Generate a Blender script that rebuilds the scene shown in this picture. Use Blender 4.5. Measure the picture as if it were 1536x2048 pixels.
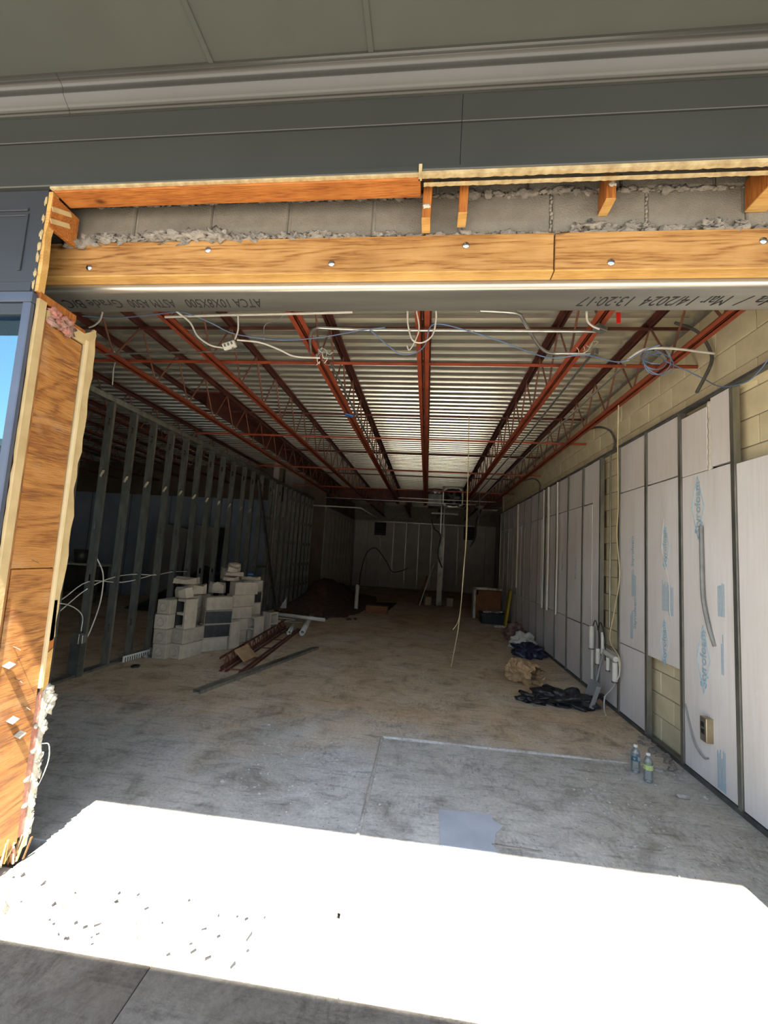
import bpy, bmesh, math, random
from mathutils import Vector, Matrix, noise as mnoise
for o in list(bpy.data.objects): bpy.data.objects.remove(o)
random.seed(7)
S = bpy.context.scene
COL = S.collection
R_ = math.radians

# ---------------------------------------------------------------- camera
CAM_H = 1.55
FPX = 836.66
PITCH, ROLL, YAW = R_(5.5936), R_(3.3805), R_(-6.1223)
_f = Vector((math.sin(YAW)*math.cos(PITCH), math.cos(YAW)*math.cos(PITCH), math.sin(PITCH)))
_r0 = Vector((math.cos(YAW), -math.sin(YAW), 0)); _u0 = _r0.cross(_f)
_r = _r0*math.cos(ROLL) + _u0*math.sin(ROLL)
_u = -_r0*math.sin(ROLL) + _u0*math.cos(ROLL)
cd = bpy.data.cameras.new('camera'); cam = bpy.data.objects.new('camera', cd); COL.objects.link(cam)
cd.sensor_fit = 'HORIZONTAL'; cd.sensor_width = 36.0; cd.lens = FPX/1536*36
cd.clip_start = 0.05; cd.clip_end = 500
cam.matrix_world = Matrix(((_r.x, _u.x, -_f.x, 0), (_r.y, _u.y, -_f.y, 0), (_r.z, _u.z, -_f.z, CAM_H), (0, 0, 0, 1)))
S.camera = cam

def P(px, py, ax, v):
    """survey point: where the sight line of a measured image point meets the plane axis=v (metres)"""
    d = _r*((px-768)/FPX) - _u*((py-1024)/FPX) + _f
    o = Vector((0, 0, CAM_H))
    return o + d*((v-o[ax])/d[ax])

# ---------------------------------------------------------------- world, sun, exposure
W = bpy.data.worlds.new('world'); S.world = W; W.use_nodes = True
nt = W.node_tree; nt.nodes.clear()
sky = nt.nodes.new('ShaderNodeTexSky'); sky.sky_type = 'NISHITA'; sky.sun_disc = False
sky.sun_elevation = R_(60); sky.sun_rotation = R_(174); sky.air_density = 1.0; sky.dust_density = 0.6
bg = nt.nodes.new('ShaderNodeBackground'); bg.inputs['Strength'].default_value = 0.30
wo = nt.nodes.new('ShaderNodeOutputWorld')
wm = nt.nodes.new('ShaderNodeMix'); wm.data_type = 'RGBA'; wm.blend_type = 'MULTIPLY'; wm.inputs[0].default_value = 1.0
wm.inputs[7].default_value = (1.0, .92, .80, 1)          # camera white balance
nt.links.new(sky.outputs[0], wm.inputs[6]); nt.links.new(wm.outputs[2], bg.inputs[0]); nt.links.new(bg.outputs[0], wo.inputs[0])
sl = bpy.data.lights.new('sun', 'SUN'); sl.energy = 14.0; sl.color = (1.0, .95, .86); sl.angle = R_(0.6)
sun = bpy.data.objects.new('sun', sl); COL.objects.link(sun)
SUN_DIR = Vector((-0.106, 1.0, -1.75)).normalized()
sun.rotation_euler = SUN_DIR.to_track_quat('-Z', 'Y').to_euler()
sun.location = (0, -8, 14)
S.view_settings.view_transform = 'Standard'; S.view_settings.look = 'None'
S.view_settings.gamma = 1; S.view_settings.exposure = 1.85
S.view_settings.use_curve_mapping = False

# ---------------------------------------------------------------- materials
def srgb(r, g, b):
    f = lambda c: (c/255/12.92) if c/255 <= .04045 else ((c/255+.055)/1.055)**2.4
    return (f(r), f(g), f(b), 1)
def mk(name):
    m = bpy.data.materials.new(name); m.use_nodes = True
    return m, m.node_tree.nodes, m.node_tree.links, m.node_tree.nodes['Principled BSDF']
def coords(n, l, scale=(1, 1, 1), kind='Object', rot=(0, 0, 0)):
    t = n.new('ShaderNodeTexCoord'); mp = n.new('ShaderNodeMapping')
    mp.inputs['Scale'].default_value = scale; mp.inputs['Rotation'].default_value = rot
    l.new(t.outputs[kind], mp.inputs[0]); return mp.outputs[0]
def nz(n, l, vec, scale, detail=5, rough=.55, dist=0):
    t = n.new('ShaderNodeTexNoise'); t.inputs['Scale'].default_value = scale; t.inputs['Detail'].default_value = detail
    t.inputs['Roughness'].default_value = rough; t.inputs['Distortion'].default_value = dist
    l.new(vec, t.inputs['Vector']); return t.outputs['Fac']
def ramp(n, l, fac, stops):
    r = n.new('ShaderNodeValToRGB'); e = r.color_ramp.elements
    while len(e) < len(stops): e.new(.5)
    for x, (p, c) in zip(e, stops): x.position = p; x.color = c
    l.new(fac, r.inputs[0]); return r.outputs[0]
def mixc(n, l, fac, a, b, mode='MIX'):
    m = n.new('ShaderNodeMix'); m.data_type = 'RGBA'; m.blend_type = mode
    if isinstance(fac, (int, float)): m.inputs[0].default_value = fac
    else: l.new(fac, m.inputs[0])
    for i, x in ((6, a), (7, b)):
        if isinstance(x, tuple): m.inputs[i].default_value = x
        else: l.new(x, m.inputs[i])
    return m.outputs[2]
def bump(n, l, b, h, strength=.3, dist=.01):
    k = n.new('ShaderNodeBump'); k.inputs['Strength'].default_value = strength; k.inputs['Distance'].default_value = dist
    l.new(h, k.inputs['Height']); l.new(k.outputs[0], b.inputs['Normal'])
def mat(name, c1, c2=None, scale=6, rough=.7, metal=0, bs=60, bstr=.2, bdist=.004, lo=.35, hi=.65, coord='Object', stretch=(1, 1, 1), spec=.5):
    m, n, l, b = mk(name)
    b.inputs['Roughness'].default_value = rough; b.inputs['Metallic'].default_value = metal
    b.inputs['Specular IOR Level'].default_value = spec
    v = coords(n, l, stretch, coord)
    if c2 is None: c2 = tuple(x*.75 for x in c1[:3])+(1,)
    l.new(ramp(n, l, nz(n, l, v, scale), [(lo, c1), (hi, c2)]), b.inputs['Base Color'])
    if bstr: bump(n, l, b, nz(n, l, v, bs), bstr, bdist)
    return m
def wood(name, c1, c2, c3, axis=0, ring=46, rough=.6, bstr=.25, knots=True):
    m, n, l, b = mk(name); b.inputs['Roughness'].default_value = rough
    b.inputs['Specular IOR Level'].default_value = .3
    s = [13, 13, 13]; s[axis] = .9
    v = coords(n, l, tuple(s))
    g = nz(n, l, v, .9, 2, .4, .5)
    w = n.new('ShaderNodeMath'); w.operation = 'MULTIPLY'; w.inputs[1].default_value = ring; l.new(g, w.inputs[0])
    sn = n.new('ShaderNodeMath'); sn.operation = 'SINE'; l.new(w.outputs[0], sn.inputs[0])
    s2 = [110, 110, 110]; s2[axis] = 7
    fine = nz(n, l, coords(n, l, tuple(s2)), 1.5, 4, .6)
    a = n.new('ShaderNodeMath'); a.operation = 'MULTIPLY_ADD'; a.inputs[1].default_value = .16; l.new(sn.outputs[0], a.inputs[0]); l.new(fine, a.inputs[2])
    col = ramp(n, l, a.outputs[0], [(.22, c3), (.42, c1), (.68, c2)])
    big = ramp(n, l, nz(n, l, coords(n, l, (1, 1, 1)), 3.5, 3), [(.35, (1, 1, 1, 1)), (.7, (.72, .66, .6, 1))])
    col = mixc(n, l, 1.0, col, big, 'MULTIPLY')
    if knots:
        vo = n.new('ShaderNodeTexVoronoi'); vo.inputs['Scale'].default_value = 2.2
        sk = [2.2, 2.2, 2.2]; sk[axis] = 1.2
        l.new(coords(n, l, tuple(sk)), vo.inputs['Vector'])
        kf = ramp(n, l, vo.outputs['Distance'], [(.03, (1, 1, 1, 1)), (.1, (0, 0, 0, 1))])
        col = mixc(n, l, kf, col, tuple(x*.35 for x in c3[:3])+(1,))
    l.new(col, b.inputs['Base Color'])
    bump(n, l, b, a.outputs[0], bstr, .004)
    return m

def floor_mat(name, warm, deep=None):
    """mottled concrete; deep = browner tones that blend in further along the slab (object y from 3 to 5.5 m)"""
    m, n, l, b = mk(name)
    v = coords(n, l, (1, 1, 1))
    big = nz(n, l, v, .55, 5, .6, .6); mid = nz(n, l, v, 3.2, 7, .68, .8); fine = nz(n, l, v, 45, 6, .7)
    c = ramp(n, l, big, [(.36, warm[0]), (.5, warm[1]), (.62, warm[2])])
    if deep:
        sp = n.new('ShaderNodeSeparateXYZ'); l.new(v, sp.inputs[0])
        mr = n.new('ShaderNodeMapRange'); mr.inputs[1].default_value = 2.9; mr.inputs[2].default_value = 5.6; l.new(sp.outputs['Y'], mr.inputs[0])
        ad = n.new('ShaderNodeMath'); ad.operation = 'ADD'; l.new(mr.outputs[0], ad.inputs[0]); l.new(nz(n, l, v, 1.1, 6, .65, .5), ad.inputs[1])
        c2 = ramp(n, l, big, [(.36, deep[0]), (.5, deep[1]), (.62, deep[2])])
        c = mixc(n, l, ramp(n, l, ad.outputs[0], [(.6, (0, 0, 0, 1)), (1.0, (1, 1, 1, 1))]), c, c2)
    c = mixc(n, l, .9, c, ramp(n, l, mid, [(.3, (.52, .5, .47, 1)), (.46, (.92, .91, .90, 1)), (.64, (1.14, 1.14, 1.14, 1))]), 'MULTIPLY')
    c = mixc(n, l, .8, c, ramp(n, l, fine, [(.35, (.74, .74, .74, 1)), (.6, (1.06, 1.06, 1.06, 1))]), 'MULTIPLY')
    st = nz(n, l, coords(n, l, (1.2, 7, 1), rot=(0, 0, .25)), 3, 7, .75, .4)
    c = mixc(n, l, .75, c, ramp(n, l, st, [(.36, (.58, .57, .56, 1)), (.48, (1, 1, 1, 1))]), 'MULTIPLY')
    sc = nz(n, l, coords(n, l, (26, 9, 1), rot=(0, 0, -.12)), 1.4, 6, .75, .2)
    pt = ramp(n, l, nz(n, l, v, 1.7, 3), [(.5, (0, 0, 0, 1)), (.58, (1, 1, 1, 1))])
    c = mixc(n, l, pt, c, mixc(n, l, .7, c, ramp(n, l, sc, [(.40, (.6, .6, .6, 1)), (.5, (1, 1, 1, 1))]), 'MULTIPLY'))
    vo = n.new('ShaderNodeTexVoronoi'); vo.inputs['Scale'].default_value = 26; l.new(v, vo.inputs['Vector'])
    c = mixc(n, l, ramp(n, l, vo.outputs['Distance'], [(.06, (1, 1, 1, 1)), (.12, (0, 0, 0, 1))]), c, (.12, .115, .11, 1))
    l.new(c, b.inputs['Base Color'])
    b.inputs['Roughness'].default_value = .82
    b.inputs['Specular IOR Level'].default_value = .3
    h = n.new('ShaderNodeMath'); h.operation = 'ADD'; l.new(mid, h.inputs[0])
    h2 = n.new('ShaderNodeMath'); h2.operation = 'MULTIPLY'; h2.inputs[1].default_value = .3; l.new(fine, h2.inputs[0]); l.new(h2.outputs[0], h.inputs[1])
    bump(n, l, b, h.outputs[0], .6, .014)
    return m

M = {}
M['floor'] = floor_mat('concrete_floor', ((.44, .42, .37, 1), (.50, .49, .45, 1), (.56, .55, .52, 1)), ((.52, .385, .24, 1), (.58, .455, .31, 1), (.60, .51, .38, 1)))
M['slab'] = floor_mat('concrete_patch_slab', ((.42, .40, .34, 1), (.48, .465, .42, 1), (.53, .52, .485, 1)))
M['walk'] = floor_mat('sidewalk_concrete', ((.135, .115, .09, 1), (.165, .146, .118, 1), (.19, .172, .145, 1)))
M['threshold'] = floor_mat('threshold_concrete', ((.42, .39, .34, 1), (.48, .46, .42, 1), (.54, .53, .5, 1)))
M['patch'] = mat('smooth_cement_patch', (.42, .45, .49, 1), (.34, .37, .41, 1), 4, .75, bs=30, bstr=.1)
M['mortar'] = mat('mortar', (.28, .245, .20, 1), (.18, .158, .13, 1), 18, .9, bs=90, bstr=.8, bdist=.01)
M['mortar_dark'] = mat('mortar_joint', (.30, .27, .22, 1), (.20, .18, .15, 1), 14, .9, bs=90, bstr=.6, bdist=.006)
M['cmu'] = mat('raw_block', (.215, .19, .152, 1), (.14, .122, .095, 1), 7, .95, bs=150, bstr=.9, bdist=.006, lo=.3, hi=.7)
M['cmu_paint'] = mat('painted_block', (.76, .66, .43, 1), (.62, .53, .34, 1), 4, .8, bs=120, bstr=.5, bdist=.005)
M['block_pile'] = mat('grey_block', (.56, .50, .40, 1), (.44, .39, .31, 1), 9, .95, bs=120, bstr=.8, bdist=.006)
M['black_tar'] = mat('black_coating', (.03, .03, .032, 1), (.012, .012, .012, 1), 9, .6)
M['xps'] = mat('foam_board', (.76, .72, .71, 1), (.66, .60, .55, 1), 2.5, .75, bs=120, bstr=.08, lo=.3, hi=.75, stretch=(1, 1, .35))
_x = M['xps'].node_tree; _b = _x.nodes['Principled BSDF']; _s = _b.inputs['Base Color'].links[0].from_socket
_v = coords(_x.nodes, _x.links, (1, 9, .5)); _w = coords(_x.nodes, _x.links, (1, 3, 1.2))
_c = mixc(_x.nodes, _x.links, .28, _s, ramp(_x.nodes, _x.links, nz(_x.nodes, _x.links, _v, 2.2, 6, .7), [(.36, (.72, .70, .66, 1)), (.52, (1, 1, 1, 1))]), 'MULTIPLY')
_c = mixc(_x.nodes, _x.links, ramp(_x.nodes, _x.links, nz(_x.nodes, _x.links, _w, 9, 6, .8), [(.66, (0, 0, 0, 1)), (.70, (1, 1, 1, 1))]), _c, (.86, .84, .80, 1))
_x.links.new(_c, _b.inputs['Base Color'])
M['xps_edge'] = mat('foam_edge', (.62, .58, .5, 1), (.5, .45, .38, 1), 20, .85, bs=60, bstr=.6, bdist=.01)
M['xps_print'] = mat('blue_print', (.24, .42, .53, 1), (.42, .50, .55, 1), 30, .8, bstr=0)
M['galv'] = mat('galvanised_steel', (.42, .42, .37, 1), (.27, .275, .25, 1), 12, .38, .85, bs=40, bstr=.05, stretch=(1, 1, .3))
M['galv_dark'] = mat('dull_galvanised_track', (.20, .20, .19, 1), (.12, .12, .115, 1), 9, .5, .7, bs=40, bstr=.05)
M['deck'] = mat('galvanised_roof_deck', (.95, .92, .79, 1), (.82, .79, .66, 1), 1.2, .27, .78, bs=8, bstr=.05, stretch=(.3, 2, 1))
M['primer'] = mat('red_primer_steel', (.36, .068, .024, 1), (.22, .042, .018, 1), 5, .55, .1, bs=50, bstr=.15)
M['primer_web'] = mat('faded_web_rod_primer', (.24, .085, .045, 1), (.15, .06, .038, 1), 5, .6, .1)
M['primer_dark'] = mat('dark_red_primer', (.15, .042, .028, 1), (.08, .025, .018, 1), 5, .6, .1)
M['tube'] = mat('mill_steel_tube', (.52, .50, .44, 1), (.36, .34, .30, 1), 2.5, .33, .85, bs=30, bstr=.06, stretch=(.25, 3, 3))
M['ink'] = mat('black_ink', (.012, .012, .012, 1), None, 5, .8, bstr=0)
M['fascia'] = mat('grey_painted_metal', (.036, .039, .036, 1), (.031, .033, .031, 1), 1.1, .42, .0, bs=25, bstr=.03)
M['crown'] = mat('glossy_grey_crown', (.040, .040, .036, 1), (.033, .033, .029, 1), 1.5, .22, .0, bs=20, bstr=.03)
M['soffit'] = mat('grey_soffit', (.056, .060, .049, 1), (.049, .052, .042, 1), 2, .65, bs=200, bstr=.05)
M['panel'] = mat('slate_grey_panel', (.026, .029, .036, 1), (.022, .024, .030, 1), 2, .5, bs=25, bstr=.03)
M['cream'] = mat('cream_broken_edge', (.46, .36, .19, 1), (.30, .21, .10, 1), 25, .85, bs=80, bstr=.5)
M['gyp'] = mat('cream_gypsum', (.48, .35, .17, 1), (.36, .25, .11, 1), 5, .8, bs=70, bstr=.3)
M['cream_edge'] = mat('pale_cream_edge', (.60, .47, .27, 1), (.52, .40, .21, 1), 6, .8, bs=60, bstr=.2)
M['white_plaster'] = mat('white_plaster', (.50, .46, .38, 1), (.36, .32, .25, 1), 18, .9, bs=70, bstr=.8, bdist=.01)
M['lumber'] = wood('ledger_lumber', (.36, .18, .052, 1), (.43, .235, .082, 1), (.20, .082, .02, 1), 0)
M['lumber_light'] = wood('fresh_cut_and_lit_lumber', (.56, .33, .10, 1), (.62, .39, .15, 1), (.44, .23, .065, 1), 0, 8, .65, .1, False)
M['stub'] = wood('stub_lumber', (.36, .12, .022, 1), (.42, .17, .04, 1), (.22, .065, .012, 1), 2, 10, .6, .2, False)
M['stub_board'] = wood('orange_board', (.40, .14, .028, 1), (.46, .19, .048, 1), (.24, .07, .014, 1), 0, 10, .6, .2)
M['old_wood'] = wood('old_dark_lumber', (.30, .13, .04, 1), (.38, .18, .06, 1), (.14, .06, .02, 1), 2, 10, .7, .3, False)
M['pink'] = mat('pink_fibreglass', (.55, .19, .14, 1), (.38, .26, .2, 1), 14, .95, bs=90, bstr=1, bdist=.02)
M['rosin'] = mat('red_building_paper', (.30, .10, .065, 1), (.42, .22, .16, 1), 16, .8, bs=20, bstr=.8, bdist=.02)
M['alum'] = mat('blue_grey_window_frame', (.075, .088, .125, 1), (.055, .065, .095, 1), 3, .4, .3, bs=20, bstr=.03)
M['bolt'] = mat('zinc_bolt', (.65, .66, .68, 1), (.45, .46, .48, 1), 30, .25, 1, bstr=0)
M['emt'] = mat('conduit_steel', (.62, .61, .57, 1), (.48, .47, .43, 1), 8, .3, .85, bstr=0)
M['white_cable'] = mat('white_cable', (.70, .68, .60, 1), (.6, .57, .5, 1), 10, .5, bstr=0)
M['cream_rope'] = mat('yellowed_cord', (.62, .52, .30, 1), (.5, .42, .24, 1), 10, .6, bstr=0)
M['blue_cable'] = mat('blue_cable', (.16, .24, .40, 1), (.12, .19, .34, 1), 10, .5, bstr=0)
M['grey_cable'] = mat('grey_cable', (.26, .26, .25, 1), (.2, .2, .19, 1), 10, .5, bstr=0)
M['black'] = mat('black_plastic', (.02, .02, .022, 1), (.012, .012, .012, 1), 10, .45, bs=30, bstr=.2)
M['black_bag'] = mat('black_bag_film', (.012, .012, .013, 1), (.02, .02, .022, 1), 5, .38, bs=12, bstr=1, bdist=.02)
M['blue_bag'] = mat('dark_blue_bag', (.012, .013, .036, 1), (.022, .023, .055, 1), 8, .3, bs=14, bstr=1, bdist=.02)
M['kraft'] = mat('kraft_paper', (.44, .29, .15, 1), (.32, .2, .095, 1), 7, .8, bs=16, bstr=.8, bdist=.015)
M['brown_sack'] = mat('mottled_brown_sack', (.10, .05, .04, 1), (.24, .17, .14, 1), 12, .8, bs=20, bstr=.8, bdist=.02)
M['card'] = mat('brown_cardboard', (.26, .12, .055, 1), (.2, .09, .04, 1), 4, .85, bs=40, bstr=.1)
M['red_paint'] = mat('red_tag', (.75, .02, .015, 1), (.6, .02, .015, 1), 4, .5, bstr=0)
M['yellow'] = mat('yellow_panel', (.52, .38, .02, 1), (.42, .3, .02, 1), 4, .5, bstr=.05)
M['white'] = mat('white_pvc', (.68, .65, .58, 1), (.58, .55, .48, 1), 8, .4, bstr=0)
M['white_paint'] = mat('worn_white_paint', (.62, .60, .54, 1), (.25, .23, .2, 1), 6, .6, lo=.5, hi=.68, stretch=(1, 1, .4))
M['blue_tape'] = mat('blue_tape', (.03, .2, .55, 1), None, 5, .6, bstr=0)
M['dirt'] = mat('red_brown_soil', (.13, .07, .045, 1), (.075, .042, .028, 1), 9, 1, bs=30, bstr=1, bdist=.04)
M['gravel'] = mat('gravel', (.42, .40, .36, 1), (.26, .24, .22, 1), 12, .9, bs=60, bstr=.6)
M['blue_wall'] = mat('pale_blue_wall', (.36, .43, .54, 1), (.28, .34, .44, 1), 1.4, .7, bs=60, bstr=.05)
M['brown_wall'] = mat('brown_block_wall', (.16, .12, .085, 1), (.11, .085, .06, 1), 3, .9)
M['door'] = mat('grey_door_panel', (.36, .37, .36, 1), (.3, .31, .3, 1), 2, .6, bstr=.05)
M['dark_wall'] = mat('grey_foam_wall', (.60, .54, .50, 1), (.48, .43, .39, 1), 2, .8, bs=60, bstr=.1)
M['dark'] = mat('dark_interior', (.05, .045, .04, 1), (.03, .028, .025, 1), 3, .9)
M['asphalt'] = mat('asphalt', (.32, .30, .27, 1), (.25, .235, .21, 1), 1.5, .95, bs=80, bstr=.5)
M['far_wall'] = mat('tan_building_wall', (.34, .30, .25, 1), (.28, .25, .21, 1), .5, .9, bs=10, bstr=.1)
M['far_trim'] = mat('cream_cornice', (.6, .55, .46, 1), None, 2, .8, bstr=0)
M['sticker'] = mat('paper_sticker', (.62, .55, .42, 1), None, 12, .8, bstr=0)
M['brass'] = mat('brassy_box', (.50, .42, .28, 1), (.36, .28, .17, 1), 6, .35, .8, bstr=0)
M['green_label'] = mat('green_bottle_label', (.30, .42, .12, 1), (.5, .55, .25, 1), 30, .5, bstr=0)
M['teal_label'] = mat('dark_bottle_label', (.03, .09, .13, 1), (.35, .4, .42, 1), 40, .5, bstr=0, lo=.5, hi=.6)

def ply_mat():
    m, n, l, b = mk('weathered_plywood')
    v = coords(n, l, (1, 1.5, 6.5), rot=(R_(5), 0, 0))
    g = nz(n, l, v, .95, 3, .5, 1.1)
    w = n.new('ShaderNodeMath'); w.operation = 'MULTIPLY'; w.inputs[1].default_value = 30; l.new(g, w.inputs[0])
    sn = n.new('ShaderNodeMath'); sn.operation = 'SINE'; l.new(w.outputs[0], sn.inputs[0])
    fine = nz(n, l, coords(n, l, (1, 10, 120), rot=(R_(5), 0, 0)), 1.1, 5, .65)
    a = n.new('ShaderNodeMath'); a.operation = 'MULTIPLY_ADD'; a.inputs[1].default_value = .16; l.new(sn.outputs[0], a.inputs[0]); l.new(fine, a.inputs[2])
    c = ramp(n, l, a.outputs[0], [(.25, (.18, .058, .010, 1)), (.45, (.33, .125, .022, 1)), (.7, (.42, .18, .04, 1))])
    c = mixc(n, l, ramp(n, l, nz(n, l, coords(n, l, (1, 1, 1)), 5, 4), [(.55, (0, 0, 0, 1)), (.75, (.5, .5, .5, 1))]), c, (.52, .33, .17, 1))
    l.new(c, b.inputs['Base Color']); b.inputs['Roughness'].default_value = .5
    bump(n, l, b, a.outputs[0], .9, .010)
    return m
M['ply'] = ply_mat()

def glass_mats():
    m, n, l, b = mk('reflective_shop_glass')
    gl = n.new('ShaderNodeBsdfGlossy'); gl.inputs['Roughness'].default_value = .01; gl.inputs['Color'].default_value = (.17, .30, .42, 1)
    tr = n.new('ShaderNodeBsdfTransparent'); tr.inputs['Color'].default_value = (.55, .6, .62, 1)
    mx = n.new('ShaderNodeMixShader'); mx.inputs[0].default_value = .55
    l.new(tr.outputs[0], mx.inputs[1]); l.new(gl.outputs[0], mx.inputs[2])
    l.new(mx.outputs[0], n['Material Output'].inputs['Surface'])
    M['glass'] = m
    m, n, l, b = mk('clear_bottle_plastic')
    gl = n.new('ShaderNodeBsdfGlossy'); gl.inputs['Roughness'].default_value = .06
    tr = n.new('ShaderNodeBsdfTransparent'); tr.inputs['Color'].default_value = (.86, .9, .9, 1)
    lw = n.new('ShaderNodeLayerWeight'); lw.inputs['Blend'].default_value = .35
    mx = n.new('ShaderNodeMixShader'); l.new(lw.outputs['Fresnel'], mx.inputs[0])
    df = n.new('ShaderNodeBsdfDiffuse'); df.inputs['Color'].default_value = (.75, .8, .8, 1)
    mx2 = n.new('ShaderNodeMixShader'); mx2.inputs[0].default_value = .12
    l.new(tr.outputs[0], mx.inputs[1]); l.new(gl.outputs[0], mx.inputs[2])
    l.new(mx.outputs[0], mx2.inputs[1]); l.new(df.outputs[0], mx2.inputs[2])
    l.new(mx2.outputs[0], n['Material Output'].inputs['Surface'])
    M['bottle'] = m
glass_mats()

# ---------------------------------------------------------------- helpers
def world_loc(o):
    v = Vector((0, 0, 0))
    while o: v = v + o.location; o = o.parent
    return v
def tag(o, label=None, cat=None, group=None, kind=None):
    if label: o['label'] = label
    if cat: o['category'] = cat
    if group: o['group'] = group
    if kind: o['kind'] = kind
    return o
def thing(name, loc, label, cat, group=None):
    o = bpy.data.objects.new(name, None); COL.objects.link(o); o.location = loc; o.empty_display_size = .1
    return tag(o, label, cat, group)
def struct(name, loc=(0, 0, 0)):
    o = bpy.data.objects.new(name, None); COL.objects.link(o); o.location = loc; o['kind'] = 'structure'
    return o
class MB:
    def __init__(s): s.v = []; s.f = []; s.mi = []; s.sm = []
    def add(s, vs, fs, mi=0, sm=False):
        b = len(s.v); s.v += [Vector(v) for v in vs]
        s.f += [[b+i for i in f] for f in fs]; s.mi += [mi]*len(fs); s.sm += [sm]*len(fs); return s
    def box(s, x0, x1, y0, y1, z0, z1, mi=0):
        vs = [(x, y, z) for x in (x0, x1) for y in (y0, y1) for z in (z0, z1)]
        return s.add(vs, [(0, 1, 3, 2), (4, 6, 7, 5), (0, 4, 5, 1), (2, 3, 7, 6), (0, 2, 6, 4), (1, 5, 7, 3)], mi)
    def obox(s, c, d, rot=(0, 0, 0), mi=0):
        from mathutils import Euler
        E = Euler(rot).to_matrix(); c = Vector(c)
        vs = [c + E @ Vector((x*d[0]/2, y*d[1]/2, z*d[2]/2)) for x in (-1, 1) for y in (-1, 1) for z in (-1, 1)]
        return s.add(vs, [(0, 1, 3, 2), (4, 6, 7, 5), (0, 4, 5, 1), (2, 3, 7, 6), (0, 2, 6, 4), (1, 5, 7, 3)], mi)
    def bar(s, a, b, w, h=None, mi=0):
        a = Vector(a); b = Vector(b); h = h or w; d = (b-a).normalized()
        up = Vector((0, 0, 1)) if abs(d.z) < .9 else Vector((1, 0, 0))
        sd = d.cross(up).normalized()*w/2; u = sd.cross(d).normalized()*h/2
        vs = [p+i*sd+j*u for p in (a, b) for i, j in ((-1, -1), (1, -1), (1, 1), (-1, 1))]
        return s.add(vs, [(3, 2, 1, 0), (4, 5, 6, 7), (0, 1, 5, 4), (1, 2, 6, 5), (2, 3, 7, 6), (3, 0, 4, 7)], mi)
    def tube(s, pts, r, n=6, mi=0, cap=True):
        pts = [Vector(p) for p in pts]; rs = r if isinstance(r, (list, tuple)) else [r]*len(pts)
        rings = []; prev = None
        for i, p in enumerate(pts):
            t = (pts[min(i+1, len(pts)-1)]-pts[max(i-1, 0)]).normalized()
            if prev is None:
                a = Vector((0, 0, 1)) if abs(t.z) < .9 else Vector((1, 0, 0)); e = t.cross(a).normalized()
            else: e = (prev - t*prev.dot(t)).normalized()
            prev = e; g = t.cross(e)
            rings.append([p + rs[i]*(math.cos(2*math.pi*k/n)*e+math.sin(2*math.pi*k/n)*g) for k in range(n)])
        vs = [v for q in rings for v in q]; fs = []
        for i in range(len(pts)-1):
            for k in range(n):
                a = i*n+k; b = i*n+(k+1) % n; fs.append((a, b, b+n, a+n))
        s.add(vs, fs, mi, True)
        if cap and len(pts) > 1:
            s.add(rings[0], [tuple(reversed(range(n)))], mi); s.add(rings[-1], [tuple(range(n))], mi)
        return s
    def pipe(s, a, b, ro, ri, n=16):
        a = Vector(a); b = Vector(b); t = (b-a).normalized()
        e = t.cross(Vector((0, 0, 1)) if abs(t.z) < .9 else Vector((1, 0, 0))).normalized(); g = t.cross(e)
        c = lambda p, r: [p + r*(math.cos(2*math.pi*k/n)*e+math.sin(2*math.pi*k/n)*g) for k in range(n)]
        vs = c(a, ro)+c(b, ro)+c(b, ri)+c(a, ri); fs = []
        for q in range(4):
            for k in range(n):
                a0 = q*n+k; a1 = q*n+(k+1) % n; b0 = ((q+1) % 4)*n+k; b1 = ((q+1) % 4)*n+(k+1) % n
                fs.append((a0, a1, b1, b0))
        return s.add(vs, fs, 0, True)
    def lathe(s, prof, c, n=20, mi=0):
        c = Vector(c); vs = []; fs = []
        for r, z in prof:
            vs += [c+Vector((r*math.cos(2*math.pi*k/n), r*math.sin(2*math.pi*k/n), z)) for k in range(n)]
        for i in range(len(prof)-1):
            for k in range(n):
                a = i*n+k; b = i*n+(k+1) % n; fs.append((a, b, b+n, a+n))
        return s.add(vs, fs, mi, True)
    def prism(s, poly, ax, a, b, mi=0):
        """poly: 2D points in the two other axes (in x,y,z order), extruded along ax"""
        def v3(p, t):
            q = list(p); q.insert(ax, t); return Vector(q)
        n = len(poly); vs = [v3(p, a) for p in poly]+[v3(p, b) for p in poly]
        fs = [tuple(range(n)), tuple(reversed(range(n, 2*n)))]
        fs += [(i, i+n, (i+1) % n+n, (i+1) % n) for i in range(n)]
        return s.add(vs, fs, mi)
    def blob(s, c, r, seed=0, amp=.35, sub=2, sq=(1, 1, 1), fr=1.6, mi=0, smooth=True):
        bm = bmesh.new(); bmesh.ops.create_icosphere(bm, subdivisions=sub, radius=1)
        c = Vector(c); vs = []
        for v in bm.verts:
            k = 1+amp*mnoise.noise(v.co*fr+Vector((seed*3.1, seed*1.7, seed)))*1.6
            vs.append(c+Vector((v.co.x*r*k*sq[0], v.co.y*r*k*sq[1], v.co.z*r*k*sq[2])))
        fs = [[v.index for v in f.verts] for f in bm.faces]; bm.free()
        return s.add(vs, fs, mi, smooth)
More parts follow.
